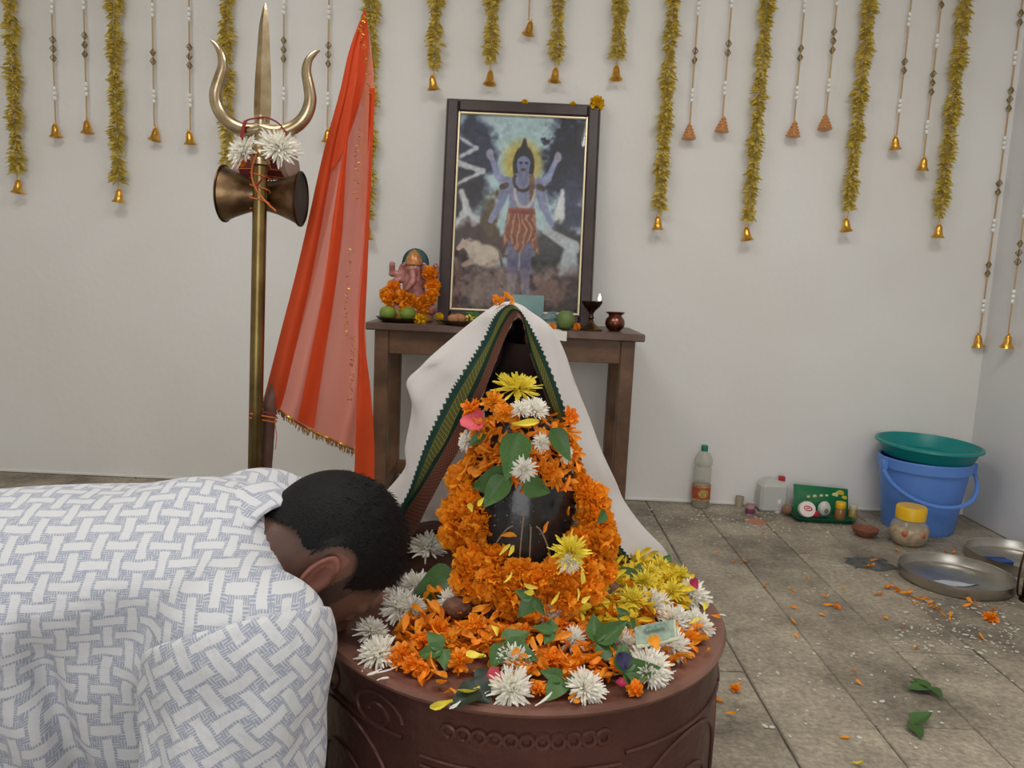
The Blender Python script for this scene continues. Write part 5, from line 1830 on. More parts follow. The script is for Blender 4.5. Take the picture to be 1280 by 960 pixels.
obj('printed_panel', MB().grid(lambda a, b: tuple(Vector(tuple(n0)) + up_ * .0062 + dx * (.2 + .5 * a) + dyv * (.15 + .25 * b) + up_ * .0018 * math.sin(PI * (.2 + .5 * a))), 8, 2), mat('note_print', (84, 116, 100), .7, rgb2=(130, 152, 138), scale=500, detail=1), nt)

# ------------------------------------------------------------------ things along the back wall and in the corner
M_pet = mat('clear_bottle_plastic', (196, 196, 180), .15, alpha=.42, spec=.6)
M_oil = mat('murky_brown_oil', (128, 104, 76), .25, alpha=.9)
M_lab = mat('red_bottle_label', (176, 84, 56), .5, rgb2=(160, 70, 46), scale=60)
M_laby = mat('yellow_label_patch', (206, 170, 96), .5, rgb2=(120, 110, 60), scale=120)
M_capg = mat('teal_green_cap', (30, 116, 104), .4)


def floor_at(px, py):
    return PZ(px, py, 0.0)


p = floor_at(876, 628)
p[1] = min(p[1], YB - .055)
bx_, by_ = PY(876, 620, p[1])[0], p[1]
t = thing('oil_bottle', 'tall clear plastic oil bottle with red label and green cap by the wall', 'bottle', (bx_, by_, 0))
prof = [(.0001, 0), (.034, 0), (.038, .006), (.038, .10), (.0365, .104), (.0365, .112), (.038, .116), (.0365, .15), (.036, .17), (.034, .178), (.038, .186), (.039, .20), (.036, .215), (.026, .232), (.014, .243), (.012, .25)]
obj('bottle_body', MB().lathe(prof, 28, (bx_, by_, 0)), M_pet, t)
obj('oil', MB().lathe([(.0001, .003), (.033, .003), (.0355, .008), (.0355, .04), (.0001, .04)], 28, (bx_, by_, 0)), M_oil, t)
lb = obj('label_wrap', MB().lathe([(.0388, .035), (.039, .036), (.039, .098), (.0388, .099)], 36, (bx_, by_, 0)), M_lab, t, label='red printed label')
for z in (.037, .094):
    obj('label_stripe', MB().lathe([(.0392, z - .003), (.0394, z), (.0392, z + .003)], 36, (bx_, by_, 0)), M_laby, lb)
obj('label_emblem', MB().grid(lambda a, b: (bx_ + .0397 * math.sin((a - .5) * 1.2), by_ - .0397 * math.cos((a - .5) * 1.2), .066 + (b - .5) * .036 * math.sqrt(max(0, 1 - (2 * a - 1) ** 2))), 12, 4), M_laby, lb)
obj('cap', MB().lathe([(.0135, .243), (.0145, .245), (.0145, .265), (.012, .268), (.0001, .268)], 20, (bx_, by_, 0)), M_capg, t)


def cup(px, py, r, h, m, name, label, cat, lid=None, band=None):
    q = floor_at(px, py)
    q[1] = min(q[1], YB - r - .01)
    x_, y_ = PY(px, py, q[1])[0], q[1]
    t = thing(name, label, cat, (x_, y_, 0))
    obj('body', MB().lathe([(.0001, 0), (r * .85, 0), (r * .88, .003), (r, h * .96), (r, h), (r * .9, h), (r * .8, .006), (.0001, .006)], 22, (x_, y_, 0)), m, t)
    if lid:
        obj('lid', MB().lathe([(r * 1.04, h * .74), (r * 1.06, h * .76), (r * 1.06, h * 1.02), (r * .98, h * 1.04), (.0001, h * 1.04)], 22, (x_, y_, 0)), lid, t)
    if band:
        obj('band', MB().lathe([(r * .97, h * .15), (r * 1.0, h * .17), (r * 1.03, h * .6), (r * 1.0, h * .62)], 22, (x_, y_, 0)), band, t)
    return t


cup(924, 631, .018, .045, mat('murky_plastic_cup', (178, 166, 146), .35, alpha=.85), 'small_cup', 'small murky beige cup between the oil bottle and the jerrycan', 'cup')
cup(937, 643, .019, .045, mat('pink_clear_plastic', (190, 150, 152), .3, alpha=.85), 'small_jar', 'tiny jar with purple band on the floor near the red powder', 'jar', band=mat('purple_band', (110, 62, 90), .5))
cup(971, 640, .019, .058, mat('white_bottle_plastic', (222, 220, 214), .4), 'white_bottle', 'small white plastic bottle standing before the jerrycan', 'bottle', lid=mat('white_cap', (232, 232, 230), .35))
q = floor_at(945, 652)
tag(obj('powder_spill', MB().lathe([(.0001, .004), (.02, .003), (.036, .0015), (.042, .0004)], 20, (q[0], q[1], 0)), mat('red_powder', (196, 116, 92), .95, rgb2=(150, 120, 100), scale=60)), 'spill of reddish powder on the floor by the tiny jar', 'powder')
# jerrycan
q = floor_at(962, 634)
jx, jy = PY(964, 625, YB - .065)[0], YB - .065
t = thing('jerrycan', 'small translucent white jerrycan with red cap against the wall', 'jerrycan', (jx, jy, 0))
M_jer = mat('translucent_white_plastic', (212, 212, 206), .35, alpha=.62)
bm = MB().box((jx - .058, jy - .04, 0), (jx + .058, jy + .04, .125), .012)
bm.add([(jx - .046, jy - .03, .125), (jx + .058 - .012, jy - .03, .125), (jx + .046, jy + .03, .125), (jx - .046, jy + .03, .125), (jx - .02, jy - .02, .14), (jx + .046, jy - .02, .132), (jx + .046, jy + .02, .132), (jx - .02, jy + .02, .14)], [(0, 1, 5, 4), (1, 2, 6, 5), (2, 3, 7, 6), (3, 0, 4, 7), (4, 5, 6, 7)])
obj('can_body', bm, M_jer, t, smooth=False)
obj('water', MB().box((jx - .053, jy - .035, .004), (jx + .053, jy + .035, .085), .008), mat('cloudy_water', (196, 200, 198), .2, alpha=.45), t, smooth=False)
obj('red_cap', MB().lathe([(.014, .128), (.0145, .13), (.0145, .15), (.012, .152), (.0001, .152)], 18, (jx + .036, jy, 0)), mat('red_plastic_cap', (172, 52, 50), .4), t)
obj('neck', MB().lathe([(.011, .12), (.011, .135)], 16, (jx + .036, jy, 0)), M_jer, t)
# green tray with ritual goods
M_tray = mat('dark_green_tray', (18, 92, 62), .35, var=.1, scale=10)
tc = floor_at(1024, 648)
tcx, tcy = tc[0], tc[1]
t = thing('green_tray', 'dark green plastic tray of small jars on the floor', 'tray', (tcx, tcy, 0))


def rrect(w, d, r, z, n=5):
    pts = []
    for cx_, cy_, a0 in ((w - r, d - r, 0), (-w + r, d - r, 90), (-w + r, -d + r, 180), (w - r, -d + r, 270)):
        for k in range(n + 1):
            a = dg(a0 + 90 * k / n)
            pts.append((tcx + cx_ + r * math.cos(a), tcy + cy_ + r * math.sin(a), z))
    return pts


lay = [rrect(.105, .062, .02, .001), rrect(.116, .072, .024, .018), rrect(.125, .08, .026, .020), rrect(.125, .08, .026, .018), rrect(.112, .07, .022, .014), rrect(.103, .06, .02, .005)]
tm = MB()
nn = len(lay[0])
tm.add([q for l in lay for q in l], [(i * nn + k, i * nn + (k + 1) % nn, (i + 1) * nn + (k + 1) % nn, (i + 1) * nn + k) for i in range(5) for k in range(nn)] + [tuple(range(5 * nn, 6 * nn))])
obj('tray_body', tm, M_tray, t)
# green printed packet leaning behind
M_pack = mat('glossy_green_packet', (22, 118, 70), .3, rgb2=(16, 96, 56), scale=8)
a0, a1 = PY(992, 606, tcy + .06), PY(1060, 612, tcy + .06)
t = thing('green_packet', 'glossy green printed packet leaning behind the jars on the tray', 'packet', ((a0[0] + a1[0]) / 2, tcy + .06, .02))
hgt = a0[2] - .012
obj('packet_body', MB().grid(lambda u, v: (a0[0] + (a1[0] - a0[0]) * u + .006 * v, tcy + .03 + .045 * v - .018 * math.sin(PI * v) * math.sin(PI * u), .012 + hgt * v - .012 * u * v), 14, 8).grid(lambda u, v: (a0[0] + (a1[0] - a0[0]) * u + .006 * v, tcy + .032 + .045 * v + .012 * math.sin(PI * v) * math.sin(PI * u), .012 + hgt * v - .012 * u * v), 14, 8), M_pack, t)
M_prt = mat('packet_print', (214, 208, 150), .5)
M_prty = mat('packet_yellow', (214, 186, 60), .5)
for i, (u, v, r, mm) in enumerate(((.25, .62, .007, M_prt), (.36, .66, .009, M_prt), (.48, .7, .008, M_prt), (.58, .72, .007, M_prt), (.74, .75, .014, M_prt), (.84, .82, .018, M_prty), (.92, .66, .012, M_prty))):
    c = (a0[0] + (a1[0] - a0[0]) * u + .006 * v, tcy + .028 + .045 * v - .018 * math.sin(PI * v) * math.sin(PI * u), .012 + hgt * v - .012 * u * v)
    obj('printed_flower', MB().ball(c, (r, .0012, r * .8), 10, 5), mm, t)
# goods on the tray
rcx, rcy = PY(1007, 642, tcy - .03)[0], tcy - .03
t = thing('round_container', 'round white container with red oval mark tipped on its side in the tray', 'container', (rcx, rcy, .02))
Mt = Matrix.Translation((rcx, rcy - .008, .047)) @ Euler((dg(72), dg(12), dg(-12))).to_matrix().to_4x4()
M_cont = mat('white_container', (226, 214, 208), .4)
M_redm = mat('red_print', (186, 44, 62), .45)
obj('container_body', MB().lathe([(.0001, -.03), (.024, -.03), (.032, -.024), (.034, 0), (.033, .012), (.030, .016), (.0001, .017)], 28, M=Mt), M_cont, t)
obj('red_oval_mark', MB().tube([Mt @ Vector((.015 * math.cos(2 * PI * k / 20), .0085 * math.sin(2 * PI * k / 20) + .004, .0172)) for k in range(20)], .0022, 5, closed=True), M_redm, t)
obj('red_stroke', MB().tube([Mt @ Vector((-.006, .004, .0172)), Mt @ Vector((.006, .006, .0172))], .0022, 5), M_redm, t)
obj('red_cap', MB().lathe([(.0001, -.014), (.012, -.014), (.013, 0), (.012, .012), (.0001, .013)], 16, M=Matrix.Translation((rcx + .03, rcy - .022, .032)) @ Euler((1.2, 0, .9)).to_matrix().to_4x4()), M_redm, t)
q = (PY(1029, 650, tcy - .02)[0], tcy - .02, .018)
t = thing('white_packet', 'crumpled white packet with dark label between the jars on the tray', 'packet', q)
obj('packet_body', MB().grid(lambda a, b: (q[0] + .024 * math.sin(b * PI) * math.cos(a * 2 * PI) * (1 + .15 * math.sin(7 * a * 2 * PI)), q[1] + .016 * math.sin(b * PI) * math.sin(a * 2 * PI), q[2] + .031 - .031 * math.cos(b * PI)), 20, 10), mat('white_foil', (206, 204, 196), .4, var=.15, scale=60), t)
obj('packet_label', MB().ball((q[0] + .002, q[1] - .0175, q[2] + .026), (.009, .0015, .010), 10, 6), mat('dark_label', (110, 116, 86), .5), t)
M_honey = mat('brown_powder_in_jar', (142, 98, 56), .35, coat=.6, var=.1, scale=40)
M_yel = mat('yellow_lid_plastic', (226, 178, 24), .35)
for (px, r, h, mb_, ml, lab, dy) in ((1049, .020, .072, M_honey, M_yel, 'jar of brown powder with yellow lid on the tray', -.022), (1065, .016, .062, mat('yellowish_jar', (156, 132, 66), .35, coat=.5), mat('pale_lid', (188, 184, 160), .4), 'slim yellowish jar with pale lid at the tray end', -.012)):
    x_, y_ = PY(px, 650, tcy + dy)[0], tcy + dy
    t = thing('small_jar', lab, 'jar', (x_, y_, .006))
    obj('jar_body', MB().lathe([(.0001, 0), (r, 0), (r * 1.06, .004), (r * 1.06, h * .66), (r * .9, h * .72)], 22, (x_, y_, .006)), mb_, t)
    obj('lid', MB().lathe([(r * .98, h * .7), (r * 1.02, h * .72), (r * 1.02, h), (r * .95, h * 1.03), (.0001, h * 1.03)], 22, (x_, y_, .006)), ml, t)
q = (PY(984, 645, tcy - .01)[0], tcy + .01, 0)
tag(obj('clay_lump', MB().ball((q[0] + .004, q[1], .03), (.022, .02, .022), 14, 8), mat('brown_lump', (142, 112, 84), .8, var=.3, scale=40)), 'brown lump of clay at the tray end beside the white bottle', 'clay')
# clay bowl
q = floor_at(1085, 673)
tag(obj('clay_bowl', MB().lathe([(.0001, 0), (.028, 0), (.044, .016), (.05, .031), (.047, .032), (.038, .018), (.024, .008), (.0001, .007)], 28, (q[0], q[1] + .03, 0)), M_clay), 'small brown clay bowl on the floor beside the green tray', 'bowl')
# glass jar with yellow lid
q = floor_at(1136, 680)
jx, jy = q[0] - .006, q[1] - .002
t = thing('glass_jar', 'bulging clear jar of grains with yellow lid before the blue bucket', 'jar', (jx, jy, 0))
obj('jar_body', MB().lathe([(.0001, 0), (.045, 0), (.055, .01), (.068, .04), (.069, .06), (.06, .085), (.05, .096), (.049, .104)], 30, (jx, jy, 0)), mat('jar_glass', (214, 204, 180), .12, alpha=.35, spec=.7), t)
obj('grains', MB().lathe([(.0001, .004), (.042, .004), (.052, .012), (.0635, .04), (.0645, .056), (.058, .07), (.0001, .074)], 30, (jx, jy, 0)), mat('mixed_grains', (196, 168, 124), .8, rgb2=(138, 92, 54), scale=45, bump=.4, bscale=120, detail=2), t)
obj('lid', MB().lathe([(.050, .100), (.053, .102), (.054, .145), (.050, .150), (.0001, .150)], 30, (jx, jy, 0)), M_yel, t, label='yellow screw lid')
for k in range(4):
    a = dg(-150 + 60 * k + 20)
    obj('painted_flower', MB().ball((jx + .0605 * math.cos(a), jy + .0605 * math.sin(a), .055), (.012, .012, .014), 12, 8), mat('red_orange_paint', (176, 92, 54), .5), t)
# blue bucket with basin on top
q = floor_at(1163, 668)
bx_, by_ = q[0] - .005, min(q[1] + .12, YB - .203)
t = thing('plastic_bucket', 'blue plastic bucket with handle standing in the room corner', 'bucket', (bx_, by_, 0))
hB = .292
obj('bucket_body', MB().lathe([(.0001, .004), (.122, .004), (.13, .0), (.134, .012), (.166, hB - .02), (.169, hB - .018), (.166, hB - .03), (.160, hB - .03), (.128, .02), (.0001, .016)], 48, (bx_, by_, 0)), M_bucket, t)
obj('rim_band', MB().lathe([(.162, hB - .045), (.173, hB - .042), (.175, hB - .005), (.171, hB), (.162, hB - .002)], 48, (bx_, by_, 0)), M_bucket, t)
hd = []
for k in range(33):
    a = PI * k / 32
    # pivots at the sides, bail drooping in front
    hd.append((bx_ - .182 * math.cos(a), by_ - .160 * math.sin(a) - .03, hB - .03 - .125 * math.sin(a) ** .8))
obj('handle', MB().tube(hd, .0085, 8, flat=.7), M_bucket, t)
for s in (-1, 1):
    obj('handle_lug', MB().box((bx_ + s * .178 - .012, by_ - .05, hB - .05), (bx_ + s * .178 + .012, by_ - .01, hB - .008), .004), M_bucket, t)
t = thing('basin', 'teal plastic basin tilted on top of the blue bucket', 'basin', (bx_, by_, hB))
Mb = Matrix.Translation((bx_ + .008, by_, hB + .0235)) @ Euler((dg(1.5), dg(.8), 0)).to_matrix().to_4x4()
obj('basin_body', MB().lathe([(.0001, -.022), (.160, -.022), (.166, -.018), (.184, .026), (.194, .032), (.195, .026), (.198, .028), (.196, .036), (.186, .038), (.163, -.008), (.155, -.015), (.0001, -.015)], 56, M=Mb), M_teal, t)
rr = random.Random(44)
for i in range(9):
    a, r = rr.uniform(0, 6.28), rr.uniform(0, .05)
    o = inst('marigold_petal', ME_PO[i % 5], Mb @ Vector((r * math.cos(a) + .02, r * math.sin(a) - .03, -.012 + .002 * i / 3)), (rr.uniform(-.3, .3), rr.uniform(-.3, .3), rr.uniform(0, 6)), 1.0)
    tag(o, 'orange petal lying in the teal basin', 'petal', 'orange petals in the basin')
for i in range(8):
    a, r = rr.uniform(0, 6.28), rr.uniform(.02, .07)
    o = inst('white_petal', ME_PW[i % 2], Mb @ Vector((r * math.cos(a), r * math.sin(a) - .02, -.012)), (rr.uniform(-.3, .3), rr.uniform(-.3, .3), rr.uniform(0, 6)), 1.4)
    tag(o, 'white petal lying in the teal basin', 'petal', 'white petals in the basin')


# steel plates
def thali(px, py, r, h, label):
    q = floor_at(px, py)
    t = thing('steel_plate', label, 'plate', (q[0], q[1], 0))
    obj('plate_body', MB().lathe([(.0001, .003), (r - .012, .003), (r - .004, .006), (r, .014), (r + .002, h), (r + .005, h + .002), (r + .005, h - .002), (r + .004, .012), (r - .002, .001), (.0001, .0005)], 64, (q[0], q[1], 0)), M_steel, t)
    return q, t


q1, t1 = thali(1193, 726, .168, .036, 'large round steel plate with a wet white smear on the floor')
sm_ = MB().grid(lambda a, b: (q1[0] - .02 + (a - .5) * .14 + .02 * math.sin(b * 5), q1[1] - .035 + (b - .5) * .05 * math.sin(PI * a), .0045), 14, 5)
obj('white_smear', sm_, mat('wet_rice_water', (196, 200, 206), .15), t1)
q2, t2 = thali(1272, 704, .165, .036, 'round steel plate holding a blue pouch beside the metal stand')
c = PZ(1246, 701, .015)
t = thing('blue_pouch', 'flat dark blue pouch lying in the steel plate', 'pouch', (c[0], c[1], .004))
obj('pouch_body', MB().box((c[0] - .045, c[1] - .03, .004), (c[0] + .045, c[1] + .03, .022), .006), mat('dark_blue_fabric', (34, 66, 132), .6, var=.2, scale=30), t)
obj('pouch_flap', MB().box((c[0] - .044, c[1] - .031, .019), (c[0] + .044, c[1] + .0, .0235), .002), mat('blue_flap', (42, 80, 150), .6), t)
c = PZ(1300, 700, .02)
tag(obj('paper_strip', MB().grid(lambda a, b: (c[0] - .05 + .1 * a, c[1] + .02 * (b - .5), .012 + .008 * math.sin(a * 4)), 8, 3), mat('crumpled_foil_paper', (186, 184, 176), .35, .4)), 'pale crumpled paper strip in the steel plate with the pouch', 'paper')
# dark metal incense stand at the frame edge
c = floor_at(1288, 752)
t = thing('metal_stand', 'dark metal stand with wire handle beside the steel plates', 'stand', (c[0], c[1], 0))
obj('stand_body', MB().lathe([(.0001, 0), (.03, 0), (.032, .004), (.026, .012), (.025, .13), (.03, .137), (.032, .144), (.0001, .152)], 24, (c[0], c[1], 0)), M_bronzed, t)
obj('wire_handle', MB().tube(catmull([(c[0] - .028, c[1], .015), (c[0] - .045, c[1], .03), (c[0] - .045, c[1], .12), (c[0] - .03, c[1], .19), (c[0] - .012, c[1], .215)], 6), .003, 8), M_bronzed, t)
obj('top_knob', MB().lathe([(.012, .15), (.006, .175), (.006, .205), (.016, .215), (.016, .228), (.0001, .24)], 16, (c[0], c[1], 0)), M_bronzed, t)

# ------------------------------------------------------------------ litter on the floor
rr = random.Random(55)
spots = [(1085, 705), (1098, 708), (1115, 735), (1120, 740), (1128, 742), (1110, 733), (1150, 750), (1160, 757), (1175, 760), (1185, 775), (1240, 770), (1238, 762), (1220, 757), (1047, 758), (1007, 724), (940, 705), (920, 702), (893, 690), (960, 735), (1000, 740), (1030, 770), (1104, 768), (1130, 783), (1148, 810), (1064, 841), (1083, 856), (1045, 923), (919, 862), (905, 880), (903, 890), (1000, 800), (1235, 800), (1145, 752), (1120, 690), (1140, 700), (1180, 692), (1190, 690), (950, 665), (1010, 690), (985, 760), (1040, 745), (995, 780), (1060, 735), (1092, 745)]
for i, (x, y) in enumerate(spots):
    for k in range(1 if i > 12 else 3):
        q = PZ(x + rr.uniform(-6, 6), y + rr.uniform(-3, 3), .004)
        tag(inst('marigold_petal', ME_PO[(i + k) % 5], (q[0], q[1], .003 + .002 * k), rot_on((0, 0, 1), rr.uniform(0, 6), rr.uniform(-.2, .2)), rr.uniform(.8, 1.2)), 'orange petal scattered on the stone floor', 'petal', 'orange petals on the floor')
for i, (x, y, s) in enumerate(((1238, 771, .022), (919, 859, .013), (1047, 757, .010))):
    q = PZ(x, y, .01)
    tag(inst('marigold', ME_TAGETES[i], (q[0], q[1], .006), rot_on((0, -.3, 1), i), s), ('crushed orange marigold on the floor before the steel plate', 'small orange marigold on the floor beside the pedestal', 'tiny orange marigold in the middle of the stone floor')[i], 'flower')
q = PZ(1066, 954, .004)
tag(inst('yellow_petal', ME_PY[2], (q[0], q[1], .004), rot_on((0, 0, 1), 1), 1.1), 'yellow petal alone on the stone floor', 'petal')
# trampled rice grains and white crumbs
rm = MB()
for i in range(560):
    if i < 250:
        x, y = rr.uniform(800, 1060), 632 + abs(rr.gauss(0, 20))
    elif i < 420:
        x, y = rr.uniform(1120, 1275), rr.gauss(785, 22)
    else:
        x, y = rr.uniform(910, 1270), rr.uniform(640, 940)
    q = PZ(x, max(632, min(950, y)), .002)
    if q[1] > YB - .02 or q[0] > XR - .02:
        continue
    if math.hypot(q[0] - q1[0], q[1] - q1[1]) < .18:
        continue
    s = rr.choice((1, 1, 1, 1.8))
    rm.ball((q[0], q[1], .0012), (rr.uniform(.002, .006) * s, rr.uniform(.002, .004) * s, .0015), 6, 3, Matrix.Rotation(rr.uniform(0, 3), 3, 'Z'))
o = obj('rice_crumbs', rm, mat('dried_rice_white', (206, 202, 190), .8))
o['kind'] = 'stuff'
tag(o, 'white rice grains and crumbs trampled over the stone floor', 'rice')
bel_leaf(PZ(1163, 860, .006), .062, (0, 0, 1), -1.3, 'three-part green leaf on the floor, the farther of two', seed=1)
bel_leaf(PZ(1140, 905, .006), .066, (0, 0, 1), 1.9, 'green leaf with two leaflets on the floor, nearer the pedestal front', seed=2, n=2, spreads=(0, -1.9))
q = PZ(1087, 704, .004)
rg = MB()
rq = random.Random(77)
hts = {(i, j): rq.uniform(.002, .022) for i in range(13) for j in range(9)}
rg.grid(lambda a, b: (q[0] - .075 + .15 * a + .012 * math.sin(9 * b), q[1] - .05 + .1 * b + .012 * math.sin(8 * a), .001 + hts[int(round(a * 12)), int(round(b * 8))] * math.sin(PI * a) ** .6 * math.sin(PI * b) ** .6 if 0 < a < 1 and 0 < b < 1 else .0005), 12, 8)
tag(obj('crumpled_rag', rg, mat('grey_wet_rag', (92, 92, 90), .55, rgb2=(62, 62, 62), scale=30), smooth='all'), 'crumpled dark grey rag with orange petals on the floor beside the steel plate', 'rag')
# ------------------------------------------------------------------ bowing man
def vcol_mat(name, rough, bump=0.0, bscale=200, sss=0.0, spec=.5):
    m, t, b = new_mat(name)
    N, L = t.nodes, t.links
    a = N.new('ShaderNodeVertexColor')
    a.layer_name = 'tint'
    nz = N.new('ShaderNodeTexNoise')
    nz.inputs['Scale'].default_value = 45
    nz.inputs['Detail'].default_value = 5
    mr = N.new('ShaderNodeMapRange')
    mr.inputs['To Min'].default_value = .85
    mr.inputs['To Max'].default_value = 1.15
    L.new(nz.outputs['Fac'], mr.inputs['Value'])
    hs = N.new('ShaderNodeHueSaturation')
    L.new(mr.outputs[0], hs.inputs['Value'])
    L.new(a.outputs[0], hs.inputs['Color'])
    L.new(hs.outputs[0], b.inputs['Base Color'])
    b.inputs['Roughness'].default_value = rough
    b.inputs['Specular IOR Level'].default_value = spec
    if sss:
        b.inputs['Subsurface Weight'].default_value = sss
        b.inputs['Subsurface Radius'].default_value = (.012, .005, .003)
    if bump:
        nb = N.new('ShaderNodeTexNoise')
        nb.inputs['Scale'].default_value = bscale
        bp = N.new('ShaderNodeBump')
        bp.inputs['Strength'].default_value = bump
        bp.inputs['Distance'].default_value = .004
        L.new(nb.outputs['Fac'], bp.inputs['Height'])
        L.new(bp.outputs[0], b.inputs['Normal'])
    return m


def shirt_mat():
    """white basket-weave bars printed on sketchy grey-blue hatching; coordinates from the cloth's own layout"""
    m, t, b = new_mat('printed_shirt_cotton')
    N, L = t.nodes, t.links
    uv = N.new('ShaderNodeUVMap')
    uv.uv_map = 'cloth'
    nz = N.new('ShaderNodeTexNoise')
    nz.inputs['Scale'].default_value = 26
    nz.inputs['Detail'].default_value = 3
    L.new(uv.outputs[0], nz.inputs['Vector'])
    vm = N.new('ShaderNodeVectorMath')
    vm.operation = 'SCALE'
    L.new(nz.outputs['Color'], vm.inputs[0])
    vm.inputs['Scale'].default_value = .011
    va = N.new('ShaderNodeVectorMath')
    L.new(uv.outputs[0], va.inputs[0])
    L.new(vm.outputs[0], va.inputs[1])
    sx = N.new('ShaderNodeSeparateXYZ')
    L.new(va.outputs[0], sx.inputs[0])

    def ma(op, *a):
        n = N.new('ShaderNodeMath')
        n.operation = op
        for i, q in enumerate(a):
            if isinstance(q, (int, float)):
                n.inputs[i].default_value = q
            else:
                L.new(q, n.inputs[i])
        return n.outputs[0]
    pitch = .0255
    X = ma('DIVIDE', sx.outputs[0], pitch)
    Y = ma('DIVIDE', sx.outputs[1], pitch)
    par = ma('FLOORED_MODULO', ma('ADD', ma('FLOOR', X), ma('FLOOR', Y)), 2.0)
    fx = ma('ABSOLUTE', ma('SUBTRACT', ma('FRACT', X), .5))
    fy = ma('ABSOLUTE', ma('SUBTRACT', ma('FRACT', Y), .5))
    ip = ma('SUBTRACT', 1.0, par)
    A = ma('ADD', ma('MULTIPLY', fx, ip), ma('MULTIPLY', fy, par))
    B = ma('ADD', ma('MULTIPLY', fy, ip), ma('MULTIPLY', fx, par))
    w = .205
    bar = ma('LESS_THAN', A, w)
    end = ma('MULTIPLY', ma('LESS_THAN', B, w), ma('GREATER_THAN', A, .34))
    white = ma('MAXIMUM', bar, end)
    # hatch lines: thin threads along the bar direction
    hx = ma('SINE', ma('MULTIPLY', sx.outputs[0], 2200))
    hy = ma('SINE', ma('MULTIPLY', sx.outputs[1], 2200))
    hat = ma('ADD', ma('MULTIPLY', hy, ip), ma('MULTIPLY', hx, par))
    n2 = N.new('ShaderNodeTexNoise')
    n2.inputs['Scale'].default_value = 160
    n2.inputs['Detail'].default_value = 3
    L.new(uv.outputs[0], n2.inputs['Vector'])
    hf = ma('GREATER_THAN', ma('ADD', ma('MULTIPLY', hat, .25), n2.outputs['Fac']), .62)
    g = N.new('ShaderNodeMix')
    g.data_type = 'RGBA'
    g.inputs['A'].default_value = (*lin((158, 163, 177)), 1)
    g.inputs['B'].default_value = (*lin((196, 198, 203)), 1)
    L.new(hf, g.inputs['Factor'])
    k = N.new('ShaderNodeMix')
    k.data_type = 'RGBA'
    k.inputs['B'].default_value = (*lin((206, 207, 209)), 1)
    L.new(g.outputs['Result'], k.inputs['A'])
    L.new(white, k.inputs['Factor'])
    L.new(k.outputs['Result'], b.inputs['Base Color'])
    b.inputs['Roughness'].default_value = .85
    b.inputs['Specular IOR Level'].default_value = .2
    n3 = N.new('ShaderNodeTexNoise')
    n3.inputs['Scale'].default_value = 18
    n3.inputs['Detail'].default_value = 3
    bp = N.new('ShaderNodeBump')
    bp.inputs['Strength'].default_value = .25
    bp.inputs['Distance'].default_value = .012
    L.new(n3.outputs['Fac'], bp.inputs['Height'])
    L.new(bp.outputs[0], b.inputs['Normal'])
    return m


M_shirt = shirt_mat()
M_skin = vcol_mat('brown_skin', .55, .15, 260, .08)
M_hair = mat('short_black_hair', (15, 14, 15), .6, var=.4, scale=120, bump=.3, bscale=320, spec=.25)
M_trous = mat('dark_trousers', (38, 40, 50), .85, var=.2, scale=60)

YAW = dg(22)
cy_, sy_ = math.cos(YAW), math.sin(YAW)
hF = np.array([.46 * cy_, .46 * sy_, -.888])         # where the face points
hC = np.array([.888 * cy_, .888 * sy_, .46])         # crown
hS = np.array([sy_, -cy_, 0.0])                      # right side of the head, towards the camera
HC = PY(414, 690, 1.06)
HC = np.array(HC)


def hl(f, c, s=0.0):
    return HC + hF * f + hC * c + hS * s


# body frame: horizontal spine, hips nearer the camera side
SH_N = np.array([-.303, .855, .483])       # near (right) shoulder joint
SH_F = np.array([-.40, 1.235, .50])        # far shoulder joint
CH = (SH_N + SH_F) / 2 + np.array([-.065, 0, .005])
HIP = np.array([-.98, .90, .43])
NECK = CH + np.array([.055, .012, .032])
ELB_N = np.array([-.31, .79, .21])
HAND_N = np.array([-.24, .70, .050])
ELB_F = np.array([-.36, 1.40, .22])
HAND_F = np.array([-.30, 1.56, .050])
person = thing('person', 'person in a white and grey-blue printed shirt bowing with head low over the pedestal', 'person', (-.75, .95, 0))
sd = (HIP - CH)
sd = sd / np.linalg.norm(sd)
lat = np.cross(sd, np.array([0, 0, 1.0]))
lat /= np.linalg.norm(lat)
upv = np.cross(lat, sd)


def torso_sdf(X, Y, Z, grow=0.0):
    q = [X - CH[0], Y - CH[1], Z - CH[2]]
    a = q[0] * sd[0] + q[1] * sd[1] + q[2] * sd[2]
    l = q[0] * lat[0] + q[1] * lat[1] + q[2] * lat[2]
    u = q[0] * upv[0] + q[1] * upv[1] + q[2] * upv[2]
    L = np.linalg.norm(HIP - CH)
    t = np.clip(a, -.02, L)
    k = t / L
    hw_ = .185 - .022 * np.sin(PI * np.clip(k, 0, 1)) + .012 * k
    hh = .118 + .016 * np.sin(PI * np.clip(k * .9, 0, 1))
    uc = u - .012 * np.sin(PI * np.clip(k, 0, 1))
    if grow > 0:
        hh = np.where(uc < 0, hh + .2 * np.clip((k + .1) / .25, 0, 1), hh)
    da = a - t
    r = np.sqrt((l / hw_) ** 2 + (uc / hh) ** 2 + (da / .10) ** 2)
    d = (r - 1) * .125
    for S in (SH_N, SH_F):
        d = smin(d, np.sqrt((X - S[0]) ** 2 + (Y - S[1]) ** 2 + (Z - S[2]) ** 2) - (.092 if grow > 0 else .072), .07)
    d = smin(d, rc(X, Y, Z, CH + np.array([-.02, 0, .045]), NECK, .080, .056), .05)
    return d - grow


def arm_sdf(X, Y, Z, S, E, W, grow=0.0):
    d = rc(X, Y, Z, S, E, .058 + grow, .043 + grow)
    return smin(d, rc(X, Y, Z, E, W, .041 + grow, .028 + grow), .02)


